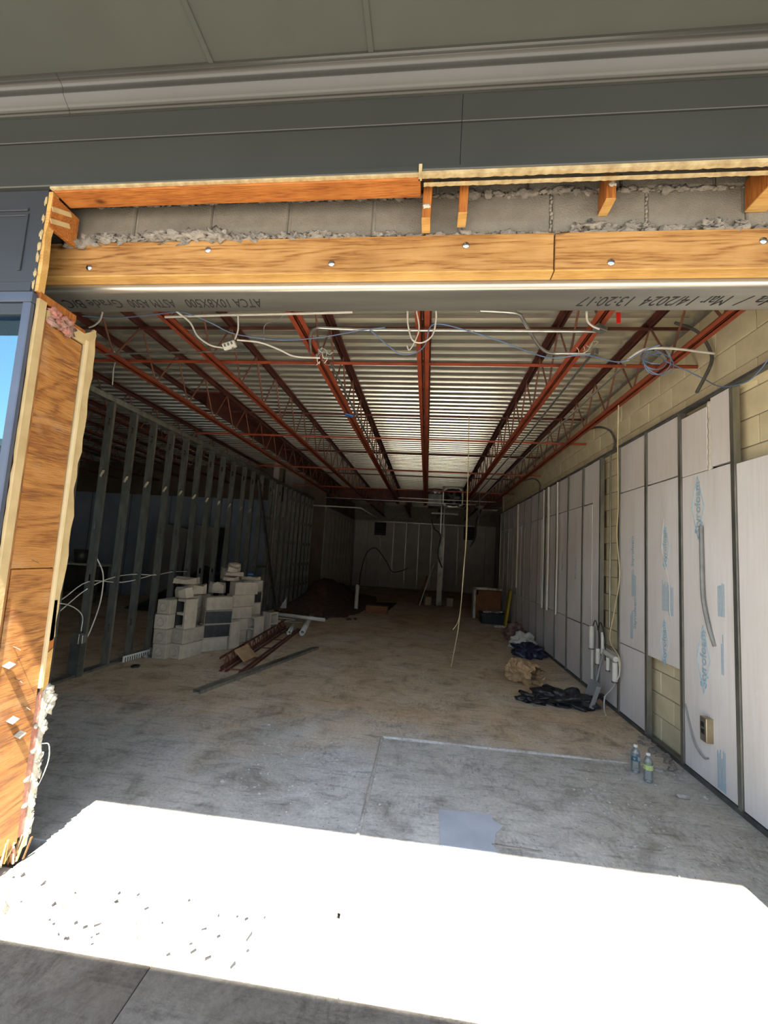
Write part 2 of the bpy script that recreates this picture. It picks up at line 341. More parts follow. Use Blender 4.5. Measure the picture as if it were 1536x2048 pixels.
    def mesh(s, name, mats, off=Vector((0, 0, 0)), bevel=0, fix=True):
        me = bpy.data.meshes.new(name); me.from_pydata([tuple(v-off) for v in s.v], [], s.f)
        for m in (mats if isinstance(mats, (list, tuple)) else [mats]): me.materials.append(M[m])
        me.polygons.foreach_set('material_index', s.mi); me.polygons.foreach_set('use_smooth', s.sm)
        bm = bmesh.new(); bm.from_mesh(me)
        if fix: bmesh.ops.recalc_face_normals(bm, faces=bm.faces)
        if bevel:
            es = [e for e in bm.edges if len(e.link_faces) == 2 and e.calc_face_angle(0) > .5]
            bmesh.ops.bevel(bm, geom=es, offset=bevel, segments=1, affect='EDGES', profile=.5)
        bm.to_mesh(me); bm.free(); return me
    def build(s, name, mats, parent=None, bevel=0, origin=None, fix=True):
        """origin: where the object's own origin sits (world); default = centre of its points"""
        if origin is None:
            xs = [v.x for v in s.v]; ys = [v.y for v in s.v]; zs = [v.z for v in s.v]
            origin = Vector(((min(xs)+max(xs))/2, (min(ys)+max(ys))/2, min(zs)))
        origin = Vector(origin)
        me = s.mesh(name, mats, origin, bevel, fix)
        o = bpy.data.objects.new(name, me); COL.objects.link(o)
        if parent: o.parent = parent; o.location = origin-world_loc(parent)
        else: o.location = origin
        return o
def inst(name, me, loc, parent=None, rot=(0, 0, 0), scale=None):
    o = bpy.data.objects.new(name, me); COL.objects.link(o)
    if parent: o.parent = parent; o.location = Vector(loc)-world_loc(parent)
    else: o.location = loc
    o.rotation_euler = rot
    if scale: o.scale = scale
    return o
def box(name, m, parent, x0, x1, y0, y1, z0, z1, bevel=0):
    return MB().box(x0, x1, y0, y1, z0, z1).build(name, m, parent, bevel)
def smooth_path(pts, k=5):
    pts = [Vector(p) for p in pts]
    if len(pts) < 3: return pts
    out = []
    q = [2*pts[0]-pts[1]]+pts+[2*pts[-1]-pts[-2]]
    for i in range(1, len(q)-2):
        a, b, c, d = q[i-1:i+3]
        for j in range(k):
            t = j/k
            out.append(.5*((2*b)+(c-a)*t+(2*a-5*b+4*c-d)*t*t+(-a+3*b-3*c+d)*t**3))
    out.append(pts[-1]); return out
def cable(name, m, pts, r, label, cat, group=None, n=6, k=6, smooth=True):
    o = MB().tube(smooth_path(pts, k) if smooth else pts, r, n).build(name, m)
    return tag(o, label, cat, group)
def text_obj(name, txt, size, m, parent, loc, mat3, shear=0, sx=1, bold=0):
    c = bpy.data.curves.new('tmp', 'FONT'); c.body = txt; c.size = size; c.shear = shear; c.extrude = .0006; c.offset = bold
    c.align_x = 'CENTER'; c.align_y = 'CENTER'; c.resolution_u = 3
    t = bpy.data.objects.new('tmp', c); COL.objects.link(t)
    bpy.context.view_layer.update()
    me = bpy.data.meshes.new_from_object(t.evaluated_get(bpy.context.evaluated_depsgraph_get()))
    bpy.data.objects.remove(t); bpy.data.curves.remove(c)
    me.name = name; me.materials.clear(); me.materials.append(M[m])
    me.transform(mat3.to_4x4() @ Matrix.Diagonal((sx, 1, 1, 1)))
    return inst(name, me, loc, parent)

# ================================================================= STRUCTURE
XL, XR, XB = -3.75, 2.10, 2.20           # left stud wall face, right board face, right block face
YF, YH = 1.65, 1.83                      # front skin plane, header block plane
ZD = 3.71                                # underside of roof deck
YE = 18.9
# ---- floor: slabs with real saw cut joints
floor = struct('floor')
def slab(par, m, x0, x1, y0, y1, name='slab', top=0.0):
    o = MB().box(x0, x1, y0, y1, -.12, top).build(name, m, par, .003)
    return o
g = .007
MB().prism([(-11.5, 2.10), (-.30-g, 2.10), (-.30-g, 3.70+g), (3.4, 3.70+g), (3.4, 19.2), (-11.5, 19.2)], 2, -.12, 0).build('slab', 'floor', floor, .003, origin=(0, 0, 0))
MB().box(-.30+g, 2.6, 1.92, 3.70-g, -.12, 0).build('slab', 'slab', floor, .003, origin=(0, 0, 0))
slab(floor, 'slab', -1.84, -.30-g, 1.92, 2.10-g, 'slab')
MB().box(-11.5, 3.4, 1.9, 19.2, -.14, -.10).build('slab_bed', 'mortar_dark', floor)
walk = struct('trim_1')
for x0, x1 in ((-6.5, -4.9), (-4.9, -3.4), (-3.4, -2.42), (-2.42, -.93), (-.93, .99), (.99, 2.5), (2.5, 4.0), (4.0, 5.5), (5.5, 7)):
    slab(walk, 'walk', x0+.0015, x1-.0015, .1, 1.60, 'sidewalk_slab')
    slab(walk, 'threshold', x0+.002, x1-.002, 1.603, 1.915, 'threshold_slab')  # strip added paler than the walk to bounce sun inside
    slab(walk, 'walk', x0+.0015, x1-.0015, -1.6, .09, 'sidewalk_slab')
MB().box(-12, 12, -1.8, 1.93, -.16, -.10).build('sidewalk_bed', 'mortar_dark', walk)
MB().prism([(.15, 2.45), (.15, 2.77), (.22, 2.775), (.46, 2.785), (.475, 2.72), (.52, 2.69), (.47, 2.62), (.44, 2.50), (.45, 2.44)], 2, 0, .003).build('cement_patch', 'patch', floor)
MB().tube([(.43, 2.51, .001), (.5, 2.50, .003), (.6, 2.505, .002), (.70, 2.50, .001)], .006, 5).build('mortar_ridge', 'mortar', floor)
MB().tube([(-.30, y, .0) for y in (1.95, 2.2, 2.6, 3.0, 3.4, 3.69)], [.012, .018, .011, .015, .010, .014], 5).build('mortar_ridge', 'threshold', floor)
MB().tube([(x, 3.70, .0) for x in (-.3, .0, .4, .9, 1.3, 1.75)], [.014, .020, .013, .018, .014, .008], 5).build('mortar_ridge', 'threshold', floor)
# cracked mortar skin at the threshold
def crust(x0, x1, y0, y1, nx, ny, h, seed, name, par):
    vs = []; fs = []
    for j in range(ny+1):
        for i in range(nx+1):
            x = x0+(x1-x0)*i/nx; y = y0+(y1-y0)*j/ny
            e = min(1, 4*min(i/nx, 1-i/nx))*min(1, 3*min(j/ny, 1-j/ny))
            q = 1-2.2*abs(mnoise.noise(Vector((x*11+y*5, y*9, seed))))+mnoise.noise(Vector((x*30, y*42, seed+3)))*.5
            vs.append((x, y, -.006+h*max(0, e*(q-.45)*(.7+1.1*mnoise.noise(Vector((x*3, y*5, 2)))))))
    for j in range(ny):
        for i in range(nx):
            a = j*(nx+1)+i; fs.append((a, a+1, a+nx+2, a+nx+1))
    return MB().add(vs, fs, 0, False).build(name, 'mortar', par, fix=False)
crust(-2.3, -.75, 1.60, 1.90, 200, 60, .05, 5, 'mortar_crust', walk)
crust(-.3, 1.4, 1.66, 1.90, 120, 26, .008, 9, 'mortar_crust', walk)

q = random.Random(52); m = MB()  # black slivers put in for the self-shadows of the cracked crust
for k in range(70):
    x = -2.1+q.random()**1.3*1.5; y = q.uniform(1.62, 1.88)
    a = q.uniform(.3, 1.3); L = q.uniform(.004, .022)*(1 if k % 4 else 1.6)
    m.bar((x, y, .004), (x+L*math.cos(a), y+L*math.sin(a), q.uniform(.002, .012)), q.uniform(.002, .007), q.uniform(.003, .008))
o = m.build('shade_flecks', 'black'); tag(o, 'dark flecks standing in for crack shadows on the sunlit threshold at the left', 'shadow marks', None, 'stuff')
# ---- outside world behind the camera
ground = struct('trim_2'); MB().box(-60, 60, -60, -1.6, -.3, -.12).build('asphalt_lot', 'asphalt', ground)
bld = thing('shop_building', (-12, -24, -.12), 'long tan shop building with cream cornice across the lot, seen mirrored in the window glass', 'building')
box('wall', 'far_wall', bld, -45, 25, -30, -22, -.12, 7.3)
box('cornice', 'far_trim', bld, -45.3, 25.3, -30.3, -21.7, 7.3, 7.75)
for i in range(9):
    w = box('window', 'panel', bld, -40+i*7, -35+i*7, -21.99, -21.9, .8, 3.4)
    MB().box(-39.85+i*7, -35.15+i*7, -21.905, -21.88, .95, 3.25).build('pane', 'glass', w)

# ---- roof / ceiling
ceiling = struct('ceiling')
MB().box(-12, 3.6, 1.62, 19.3, ZD+.06, ZD+.25).build('roof_slab', 'dark', ceiling)
def deck_sheet(y0, nr, x0, x1):
    prof = []
    p = .152
    for k in range(nr):
        y = y0+k*p
        prof += [(y, 0), (y+.078, 0), (y+.094, .038), (y+.1425, .038), (y+.1455, .019)]
    prof.append((y0+nr*p, 0))
    vs = []; fs = []
    for y, z in prof: vs += [(x0, y, ZD+z), (x1, y, ZD+z)]
    for i in range(len(prof)-1): fs.append((2*i, 2*i+1, 2*i+3, 2*i+2))
    MB().add(vs, fs).build('deck_sheet', 'deck', ceiling, fix=False)
y = 2.05
while y < 18.8:
    deck_sheet(y, 6, -12, XR+.2); y += .912

# ---- block walls
def blk_mesh(w, d, h, m, bev=.004):
    return MB().box(0, w, 0, d, 0, h).mesh('concrete_block', m, Vector(), bev)
# right wall: core, then the separate blocks the photo shows
wr = struct('wall_right', (XB, 10, 0))
MB().box(XB+.012, XB+.3, 1.95, 12.8, 0, ZD+.05).build('wall_core', 'mortar_dark', wr)
BW, BH = .3975, .1955
rb = MB().box(0, .03, 0, BW, 0, BH).mesh('concrete_block', 'cmu_paint', Vector(), .003)
rng = random.Random(3)
n_blk = 0
for c in range(19):
    z = c*.2032+.004
    off = .2032 if c % 2 else 0
    k = -3
    while 3.0+k*.4064+off < 12.6:
        y0 = 3.012+k*.4064+off; k += 1
        if y0 < 2.0: continue
        show = z > 2.75 and y0 < 12.4
        if z <= 2.75:
            if y0 < 3.15 and z > 2.15: show = True
            if 3.4 < y0+.2 < 4.5 and z < .85: show = True
            if 4.45 < y0+.2 < 5.6 and z > .4: show = True
            if 6.2 < y0+.2 < 6.6 and z > 2.5: show = True
        if z+BH > ZD: continue
        if show:
            inst('concrete_block', rb, (XB+rng.uniform(-.002, .002), y0, z), wr); n_blk += 1
print('right blocks', n_blk)
# top / floor tracks and studs on the right
box('track', 'galv_dark', wr, XR-.005, XR+.05, 2.2, 12.7, 0.0, .035)
box('track', 'galv_dark', wr, XR-.010, XR+.05, 2.2, 12.7, 2.884, 2.906)
box('top_filler', 'cmu_paint', wr, XR+.05, XB, 2.2, 12.7, 2.884, 2.90)
RST = [2.50, 3.09, 3.71, 4.265, 4.84, 5.35, 5.93, 6.53, 7.11, 7.72, 8.25, 8.79, 9.4, 10.0, 10.6, 11.2, 11.8, 12.4]
sr = MB()
sr.box(0, .048, 0, .0015, .03, 2.885); sr.box(0, .0015, 0, .034, .03, 2.885); sr.box(.0465, .048, 0, .034, .03, 2.885); sr.box(0, .0015, .033, .034, .03, 2.885)
srm = sr.mesh('stud', 'galv', Vector())
for i, yy in enumerate(RST):
    inst('stud', srm, (XR-.008, yy, 0), wr)
def board(y0, y1, z0, z1, dx=0, m='xps'):
    return MB().box(XR+.002+dx, XR+.05+dx, y0, y1, z0, z1).build('foam_board', m, wr, .003)
rg = random.Random(5)
for i in range(len(RST)-1):
    a, b = RST[i]+.036, RST[i+1]-.004
    j = lambda: rg.uniform(-.004, .006)
    if i == 0: board(a, b, .04, 2.31, j()); continue
    if i == 1:
        board(a, b, .04, 2.325, .002); board(a, 3.345, 2.345, 2.88, .004); board(3.385, b, 2.33, 2.83, .001)
        MB().tube([(XR+.016, 3.365+.004*math.sin(z*9), z) for z in [2.32+.03*k for k in range(19)]], [.017+.004*math.sin(k*2.3) for k in range(19)], 7).build('foam_bead', 'xps_edge', wr)
        continue
    if i == 2: board(a, b, .745, 2.345, .0); board(a, b, 2.36, 2.88, .003); continue
    if i == 3: board(a, b, .04, .74, .003); board(a, b, .75, 2.355, 0); board(a, b, 2.368, 2.88, .004); continue
    if i == 4: board(a, b, .04, .60, .002); continue
    if i == 5: board(a, 5.62, .04, 2.88, .002); board(5.625, b, .04, .77, .004); board(5.625, b, .785, 2.34, 0); board(5.625, b, 2.36, 2.88, .01); continue
    if i == 6: board(a, b, .04, .76, .003); board(a, b, .775, 2.35, 0); board(a, b, 2.36, 2.88, .006); continue
    mid = (a+b)/2
    board(a, b, .04, .77, j()); board(a, mid-.003, .78, 2.35, j()); board(mid+.003, b, .78, 2.35, j()); board(a, b, 2.365, 2.88, j())
MB().bar((XR+.06, 12.42, .0), (XR+.06, 12.42, 2.9), .11, .02).build('corner_board', 'xps', wr)
# blue print on the boards
def wall_text(txt, size, y, z, rot90=True, sx=1):
    # letters face -X; reading direction runs upward (+Z) along the wall
    if rot90: X = Vector((0, 0, 1)); Y = Vector((0, 1, 0))
    else: X = Vector((0, -1, 0)); Y = Vector((0, 0, 1))
    Z = Vector((-1, 0, 0))
    m3 = Matrix((X, Y, Z)).transposed()
    return text_obj('printed_lettering', txt, size, 'xps_print', wr, (XR-.0015, y, z), m3, 0, sx, .0008)
def diamond(y, z, hl, hw, t=.006):
    m = MB(); x = XR-.0005
    pts = [(y-hw*.15, z-hl), (y+hw, z-hl*.2), (y+hw*.15, z+hl), (y-hw, z+hl*.2)]
    pts = [(y, z-hl), (y+hw, z), (y, z+hl), (y-hw, z)]
    for i in range(4):
        a = Vector((x, *pts[i])); b = Vector((x, *pts[(i+1) % 4])); m.bar(a, b, .0012, t)
    return m.build('printed_diamond', 'xps_print', wr)
for (y, z) in ((3.46, .90), (3.50, 2.05)):
    diamond(y, z, .25, .075); wall_text('Styrofoam', .10, y, z)
for (y, z) in ((3.96, 1.75), (3.98, .92)):
    diamond(y, z, .2, .07); wall_text('Styrofoam', .085, y, z)
for (y, z) in ((4.55, 1.72), (4.5, 1.1), (6.2, 1.5), (6.8, 1.6)):
    wall_text('Styrofoam', .075, y, z)
for (y, z, n) in ((3.28, 1.38, 5), (3.97, 1.33, 7), (3.90, 1.30, 5), (3.30, .98, 2), (3.3, .2, 6), (4.54, 1.4, 6), (4.6, .98, 4)):
    for k in range(n): MB().box(XR-.0012, XR, y-.055+.015*k, y-.049+.015*k, z-.14, z+.14*rg.uniform(.5, 1)).build('printed_line', 'xps_print', wr)

# back wall and rear alcove
wb = struct('wall_back', (0, YE, 0))
MB().box(-3.6, 3.3, YE+.03, YE+.25, 0, ZD+.05).build('wall_core', 'mortar_dark', wb)
xs = -3.30; i = 0; rg2 = random.Random(9)
while xs < 2.95:
    w = rg2.choice((.58, .60, .57)); m = 'dark_wall'
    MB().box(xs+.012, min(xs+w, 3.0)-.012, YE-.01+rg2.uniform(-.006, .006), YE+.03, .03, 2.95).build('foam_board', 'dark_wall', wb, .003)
    MB().box(xs-.02, xs+.012, YE-.02, YE+.02, .02, 2.97).build('stud', 'galv', wb)
    xs += w; i += 1
MB().box(-3.34, 3.0, YE-.02, YE+.02, 2.95, 3.0).build('track', 'galv', wb)
for cx in (-2.15, 1.85):
    v = box('vent', 'dark', wb, cx-.26, cx+.26, YE-.035, YE-.012, 2.35, 2.93)
    for k in range(5): MB().obox((cx, YE-.04, 2.42+k*.11), (.48, .02, .015), (.5, 0, 0)).build('louver', 'galv_dark', v)
wrr = struct('wall_right_2', (3.0, 15, 0))
MB().box(3.02, 3.2, 12.7, 19.1, 0, ZD).build('wall_core', 'dark_wall', wrr)
MB().box(XR+.09, 3.2, 12.6, 12.8, 0, ZD).build('return_wall', 'cmu_paint', wrr)

# left: metal stud partition (x = XL) from the storefront to y 13.3, then a boarded wall
wl = struct('wall_left', (XL, 8, 0))
box('track', 'galv', wl, XL-.095, XL+.004, 2.3, 13.35, 0.0, .028)
tt = MB(); tt.box(XL-.10, XL+.006, 2.0, 13.35, 3.195, 3.2); tt.box(XL+.004, XL+.006, 2.0, 13.35, 3.13, 3.2); tt.box(XL-.10, XL-.098, 2.0, 13.35, 3.13, 3.2)
tt.build('track', 'galv', wl)
HS = 3.14
st = MB()
holes = [.46, 1.07, 1.68, 2.29, 2.9]
zz = .002
for hz in holes+[None]:
    top = (hz-.045) if hz else HS
    st.box(-.092, 0, 0, .0015, zz, top)
    if hz:
        st.box(-.092, -.062, 0, .0015, top, hz+.045); st.box(-.030, 0, 0, .0015, top, hz+.045); zz = hz+.045
st.box(-.0015, 0, 0, .035, .002, HS); st.box(-.092, -.0905, 0, .035, .002, HS)
st.box(-.012, 0, .0335, .035, .002, HS); st.box(-.092, -.080, .0335, .035, .002, HS)
stm = st.mesh('stud', 'galv', Vector())
stk = MB().obox((0, 0, 0), (.030, .001, .085), (0, .45, 0)).mesh('paper_sticker', 'sticker', Vector())
LST = [2.42, 2.83, 3.24, 3.64, 4.03, 4.44, 4.83, 5.22, 5.62, 6.0, 6.39, 6.79, 7.2, 7.62, 8.12, 8.56, 9.03, 9.62, 9.81, 10.25, 10.65, 11.06, 11.42, 11.8, 12.22, 12.62, 13.0, 13.3]
for i, yy in enumerate(LST):
    s_ = inst('stud', stm, (XL, yy, 0), wl)
    if 3 < i < 16: inst('paper_sticker', stk, (XL-.045, yy-.0015, 2.28), s_)
box('door_header', 'galv', wl, XL-.09, XL, 9.06, 9.62, 2.18, 2.24)
box('blocking', 'galv', wl, XL-.09, XL-.002, 9.06, 9.62, 1.05, 1.09)
wl2 = struct('wall_left_2', (-3.35, 16, 0))
MB().box(-3.6, -3.37, 13.52, 19.0, 0, ZD).build('wall_core', 'brown_wall', wl2)
yy = 13.36
while yy < 18.6:
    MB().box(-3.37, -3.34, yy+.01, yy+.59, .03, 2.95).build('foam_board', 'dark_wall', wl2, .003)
    MB().box(-3.365, -3.33, yy-.015, yy+.01, .02, 2.97).build('stud', 'galv', wl2); yy += .605
box('track', 'galv_dark', wl2, -3.37, -3.32, 13.3, 18.9, 2.95, 3.0)

# neighbouring room seen through the studs
wn = struct('wall_left_3', (-7, 11, 0))
MB().box(-12, XL-.5, 11.0, 11.2, 0, 2.80).build('painted_wall', 'blue_wall', wn)
for x in (-9.6, -8.4, -7.2, -6.0, -4.8): MB().box(x-.004, x+.004, 10.992, 11.0, 0, 2.8).build('panel_joint', 'dark', wn)
MB().box(-12, XL-.3, 11.05, 11.25, 2.80, ZD).build('upper_wall', 'brown_wall', wn)
MB().box(XL-.5, -3.36, 13.36, 13.5, 0, ZD+.05).build('return_wall', 'brown_wall', wn)
MB().box(XL-.55, XL-.4, 11.0, 13.4, 0, ZD).build('return_wall', 'dark_wall', wn)
wo_ = struct('wall_left_4', (-11.6, 6, 0)); MB().box(-12, -11.6, 1.7, 11.2, 0, ZD).build('painted_wall', 'blue_wall', wo_)

# ---- front wall: header over the opening, right pier, left storefront
wf = struct('wall_front', (0, YH, 3.05))
MB().box(-2.3, 2.6, YH+.012, YH+.22, 3.056, ZD+.06).build('wall_core', 'mortar_dark', wf)
MB().box(-12, -2.3, YH, YH+.2, 2.75, ZD+.06).build('wall_core', 'cmu', wf)
j1 = [-1.96, -1.554, -1.142, -.747, -.329, .081, .492, .902, 1.308, 1.714, 2.12, 2.52]
j2 = [-2.16, -1.755, -1.35, -.945, -.538, -.03, .38, .787, 1.19, 1.596, 2.0, 2.4]
for row, zb in ((j1, 3.045), (j2, 3.249), ([x+.01 for x in j1], 3.452)):
    for a, b in zip(row[:-1], row[1:]):
        MB().box(a+.006, b-.006, YH+rg.uniform(-.003, .003), YH+.03, zb+.004, zb+.194).build('concrete_block', 'cmu', wf, .006)
# squeezed mortar in the bed joint and on top of the ledger
def mortar_line(x0, x1, z, y, r, seed, name='mortar_squeeze', dens=.035, parent=wf, big=False):
    m = MB(); q = random.Random(seed); x = x0
    while x < x1:
        rr = r*q.uniform(.45, 1.25)
        m.blob((x, y+q.uniform(-.004, .004), z+q.uniform(-.5, .5)*r*.6), rr, q.random()*40, .85, 3 if r > .02 else 2, (q.uniform(1, 2.0), .7, q.uniform(.6, 1.0)), 2.6)
        x += dens*q.uniform(.6, 1.5)
    o = m.build(name, 'mortar', parent); o['kind'] = 'stuff'; return o
mortar_line(-1.8, 1.9, 3.243, YH+.002, .014, 1)
mortar_line(.0, 1.0, 3.240, YH-.002, .02, 21, dens=.06)
mortar_line(-1.8, -.95, 3.035, YH-.022, .034, 2, dens=.055)
mortar_line(-.95, -.2, 3.032, YH-.015, .024, 3, dens=.05)
mortar_line(-.2, 2.0, 3.032, YH-.008, .020, 4, dens=.045)
mortar_line(.6, .95, 3.06, YH-.004, .024, 6, dens=.07); mortar_line(1.15, 1.5, 3.06, YH-.004, .028, 7, dens=.07)
for xj in j1[1:8]:
    m = MB(); q = random.Random(int(xj*100))
    for k in range(9): m.blob((xj+q.uniform(-.004, .004), YH+.005, 3.06+k*.02), .009, k+xj, .5, 1, (.8, .8, 1.4))
    if xj > .45: m.build('mortar_squeeze', 'mortar', wf)['kind'] = 'stuff'
# right pier (just outside the frame) and wall to the right of it
box('pier', 'cmu', wf, 1.78, 2.6, 1.70, 2.03, 0, 3.05)
box('pier', 'fascia', wf, 1.74, 9, 1.63, 1.70, 0, 3.2)
box('wall_core', 'cmu', wf, 2.6, 9, 1.72, 1.95, 0, ZD)

# steel tube beam
beam = thing('steel_beam', (0, 1.96, 2.80), 'rounded grey steel tube beam across the opening, with upside-down black lettering', 'beam')
def rrect(y0, y1, z0, z1, r, n=5):
    pts = []
    for cy, cz, a0 in ((y1-r, z0+r, -90), (y1-r, z1-r, 0), (y0+r, z1-r, 90), (y0+r, z0+r, 180)):
        for k in range(n+1):
            a = R_(a0+90*k/n); pts.append((cy+r*math.cos(a), cz+r*math.sin(a)))
    return pts
o = MB().prism(rrect(1.86, 2.063, 2.80, 3.045, .026, 6), 0, -2.25, 2.45).build('tube', 'tube', beam)
for p in o.data.polygons:
    p.use_smooth = len(p.vertices) == 4
try:
    o.data.set_sharp_from_angle(angle=R_(40))
except Exception: pass
bx = Matrix((Vector((-1, 0, 0)), Vector((0, 1, 0)), Vector((0, 0, -1)))).transposed()
def beam_text(txt, px0, px1, size=.105):
    a = P(px0, 606, 2, 2.80); b = P(px1, 606, 2, 2.80)
    t = text_obj('stencilled_lettering', txt, size, 'ink', beam, (0, 0, 0), bx, .30, 1, -.0002)
    w = t.dimensions.x if t.dimensions.x else 1
    xs_ = [v.co.x for v in t.data.vertices]; w = max(xs_)-min(xs_)
    k = abs(b.x-a.x)/w
    t.data.transform(Matrix.Diagonal((k, 1, 1, 1)))
    t.location = Vector(((a.x+b.x)/2, 1.966, 2.7995))-world_loc(beam)
beam_text('ATCA 10X8X500', 526, 372); beam_text('ASTM A500', 352, 257); beam_text('Grade B/C', 246, 128)
beam_text('Mar 14/2024', 1455, 1285); beam_text('13:20:17', 1268, 1160); beam_text('Canada /', 1660, 1478)

# ledger boards with bolts
def ledger(x0, x1, label, bolts):
    t = thing('ledger_board', ((x0+x1)/2, 1.82, 2.836), label, 'board')
    m = MB().box(x0, x1, 1.80, 1.856, 2.842, 3.020)
    m.build('plank', 'lumber', t, .003)
    MB().box(x0, x1, 1.799, 1.857, 2.834, 2.8421).build('lit_underside', 'lumber_light', t)  # paler strip paints in the light on the plank's underside
    for bxx, bz in bolts:
        b = MB().blob((0, 0, 0), .017, 1, 0, 2, (1, .45, 1)); me = b.mesh('bolt_head', 'bolt', Vector())
        inst('bolt_head', me, (bxx, 1.800, bz), t)
ledger(-2.1, .497, 'long yellowish timber ledger plank left of the seam, four round bolt heads, under grey mortar', [(-1.75, 2.885), (-1.13, 2.968), (-.51, 2.887), (.11, 2.966)])
ledger(.503, 1.72, 'timber ledger plank right of the seam, with a big knot and two bolt heads', [(.74, 2.872), (1.355, 2.96)])

# recess above ledger: underside board, end block, stubs
t = MB().box(-1.83, -.104, 1.64, 1.735, 3.15, 3.188).build('nailer_board', 'stub_board', None, .002)
tag(t, 'orange flat timber board fixed under the left half of the grey fascia', 'board')
t = thing('blocking_piece', (-1.81, 1.7, 3.0), 'short plaster-smeared timber block closing the left end of the header recess', 'block')
MB().prism([(1.65, 2.985), (1.80, 2.995), (1.80, 3.148), (1.65, 3.148)], 0, -1.86, -1.838).build('block', 'stub_board', t, .002)
for z in (3.10, 3.04): MB().obox((-1.836, 1.70, z), (.004, .11, .022), (.5, 0, 0)).build('plaster_smear', 'gyp', t)
for (x, y0, y1, z0, w, lb) in ((-.075, 1.715, 1.80, 3.03, .038, 'narrow hanging timber stub at the orange board end, white splash near its tip'),
                            (.085, 1.72, 1.80, 3.055, .038, 'second hanging timber stub from the left, slimmer and pale cut at the bottom'),
                            (.712, 1.735, 1.825, 3.115, .040, 'third hanging timber stub, above the big knot of the right ledger plank'),
                            (1.345, 1.70, 1.825, 3.115, .085, 'widest hanging timber stub at the right edge of the photo')):
    t = thing('timber_stub', (x, (y0+y1)/2, z0), lb, 'timber stub')
    MB().prism([(x-w/2, z0+.004), (x+w/2, z0+.004), (x+w/2+.004, 3.26), (x-w/2+.004, 3.26)], 1, y0, y1).build('stub', 'stub', t, .0015)
    MB().box(x-w/2, x+w/2, y0, y1, z0, z0+.005).build('cut_end', 'lumber_light', t)
    if x < 0: MB().blob((x, y0, z0+.06), .014, 3, .6, 2, (1.1, .25, .7)).build('paint_splash', 'white_plaster', t)
    if .6 < x < .8: MB().blob((x+.006, y0, 3.185), .012, 8, .6, 2, (1.1, .25, 1.2)).build('paint_splash', 'white_plaster', t)

# grey fascia, crown, soffit, canopy
fa = struct('trim_3', (0, YF, 3.2))
def ragged(x0, x1, z0, z1, n, seed, amp):
    q = random.Random(seed); pts = []
    for k in range(n+1): pts.append((x0+(x1-x0)*k/n, z0+q.uniform(-amp, amp)))
    return pts+[(x1, z1), (x0, z1)]
for x0, x1 in ((-9, -3.2), (-3.2, .06), (.0612, 9)):
    MB().box(x0, x1, YF-.02, YF+.02, 3.405, 3.60).build('fascia_board', 'fascia', fa, .002)
    MB().box(x0, x1, YF-.014, YF+.03, 3.195, 3.403).build('fascia_board', 'fascia', fa, .002)
MB().box(-9, -.112, YF-.026, YF+.03, 3.168, 3.196).build('lower_lip', 'fascia', fa, .004)
MB().box(-.108, 9, YF-.026, YF+.03, 3.176, 3.196).build('lower_lip', 'fascia', fa, .004)
MB().prism(ragged(-1.84, -.11, 3.158, 3.168, 120, 2, .0012), 1, YF-.022, YF-.006).build('broken_edge', 'cream', fa)
MB().prism(ragged(-.108, 2.2, 3.158, 3.176, 140, 5, .0022), 1, YF-.020, YF+.0).build('broken_edge', 'cream', fa)
MB().box(-.112, -.098, YF-.03, YF, 3.15, 3.20).build('broken_edge', 'cream', fa)
MB().prism(ragged(-.09, 2.2, 3.150, 3.156, 140, 8, .0018), 1, YF+.015, YF+.03).build('broken_edge', 'cream', fa)
# crown: S profile along x
pr = [(YF+.01, 3.53), (YF-.024, 3.53), (YF-.024, 3.543), (YF-.030, 3.547), (YF-.030, 3.556), (YF-.038, 3.560)]
for k in range(9):
    a = k/8; pr.append((YF-.040-.010*math.sin(a*math.pi*.5)-.02*a, 3.563+.030*a))
for k in range(9):
    a = k/8; pr.append((YF-.072-.03*(1-math.cos(a*math.pi/2)), 3.596+.036*math.sin(a*math.pi/2)))
pr += [(YF-.104, 3.636), (YF-.112, 3.638), (YF-.112, 3.66), (YF+.01, 3.66)]
for x0, x1 in ((-9, -1.79), (-1.788, 9)):
    o = MB().prism(pr, 0, x0, x1).build('crown_moulding', 'crown', fa)
    for p in o.data.polygons: p.use_smooth = len(p.vertices) == 4
    try: o.data.set_sharp_from_angle(angle=R_(35))
    except Exception: pass
so = struct('ceiling_2', (0, 1, 3.65))
CE = .35
for x0, x1 in ((-8, -5.2), (-5.2, -3.0), (-3.0, -1.045), (-1.045, -.335), (-.335, 2.1), (2.1, 4.6), (4.6, 8)):
    MB().box(x0+.006, x1-.006, CE+.02, YF-.05, 3.650, 3.68).build('soffit_panel', 'soffit', so, .003)
    MB().box(x1-.012, x1+.012, CE+.02, YF-.1, 3.643, 3.652).build('batten', 'soffit', so, .002)
MB().box(-8, 8, CE, YF+.4, 3.68, 4.0).build('canopy_roof', 'fascia', so)
MB().box(-8, 8, CE, CE+.03, 3.64, 4.0).build('canopy_edge', 'fascia', so)
# unseen beam added to cast the near sidewalk shadow, bracketed off the canopy
cb = thing('shadow_beam', (0, -1.0, 3.95), 'unseen grey beam added in front of the shopfront to cast the near sidewalk shadow', 'beam')
box('beam', 'fascia', cb, -9, 9, -1.16, -.815, 3.97, 4.25, .005)
for x in (-7.9, 7.9): MB().box(x-.05, x+.05, -.815, CE, 3.99, 4.08).build('bracket', 'fascia', cb)
for x in (-7.9, 7.9): MB().box(x-.07, x+.07, -1.1, -.96, -.12, 3.97).build('post', 'fascia', cb)

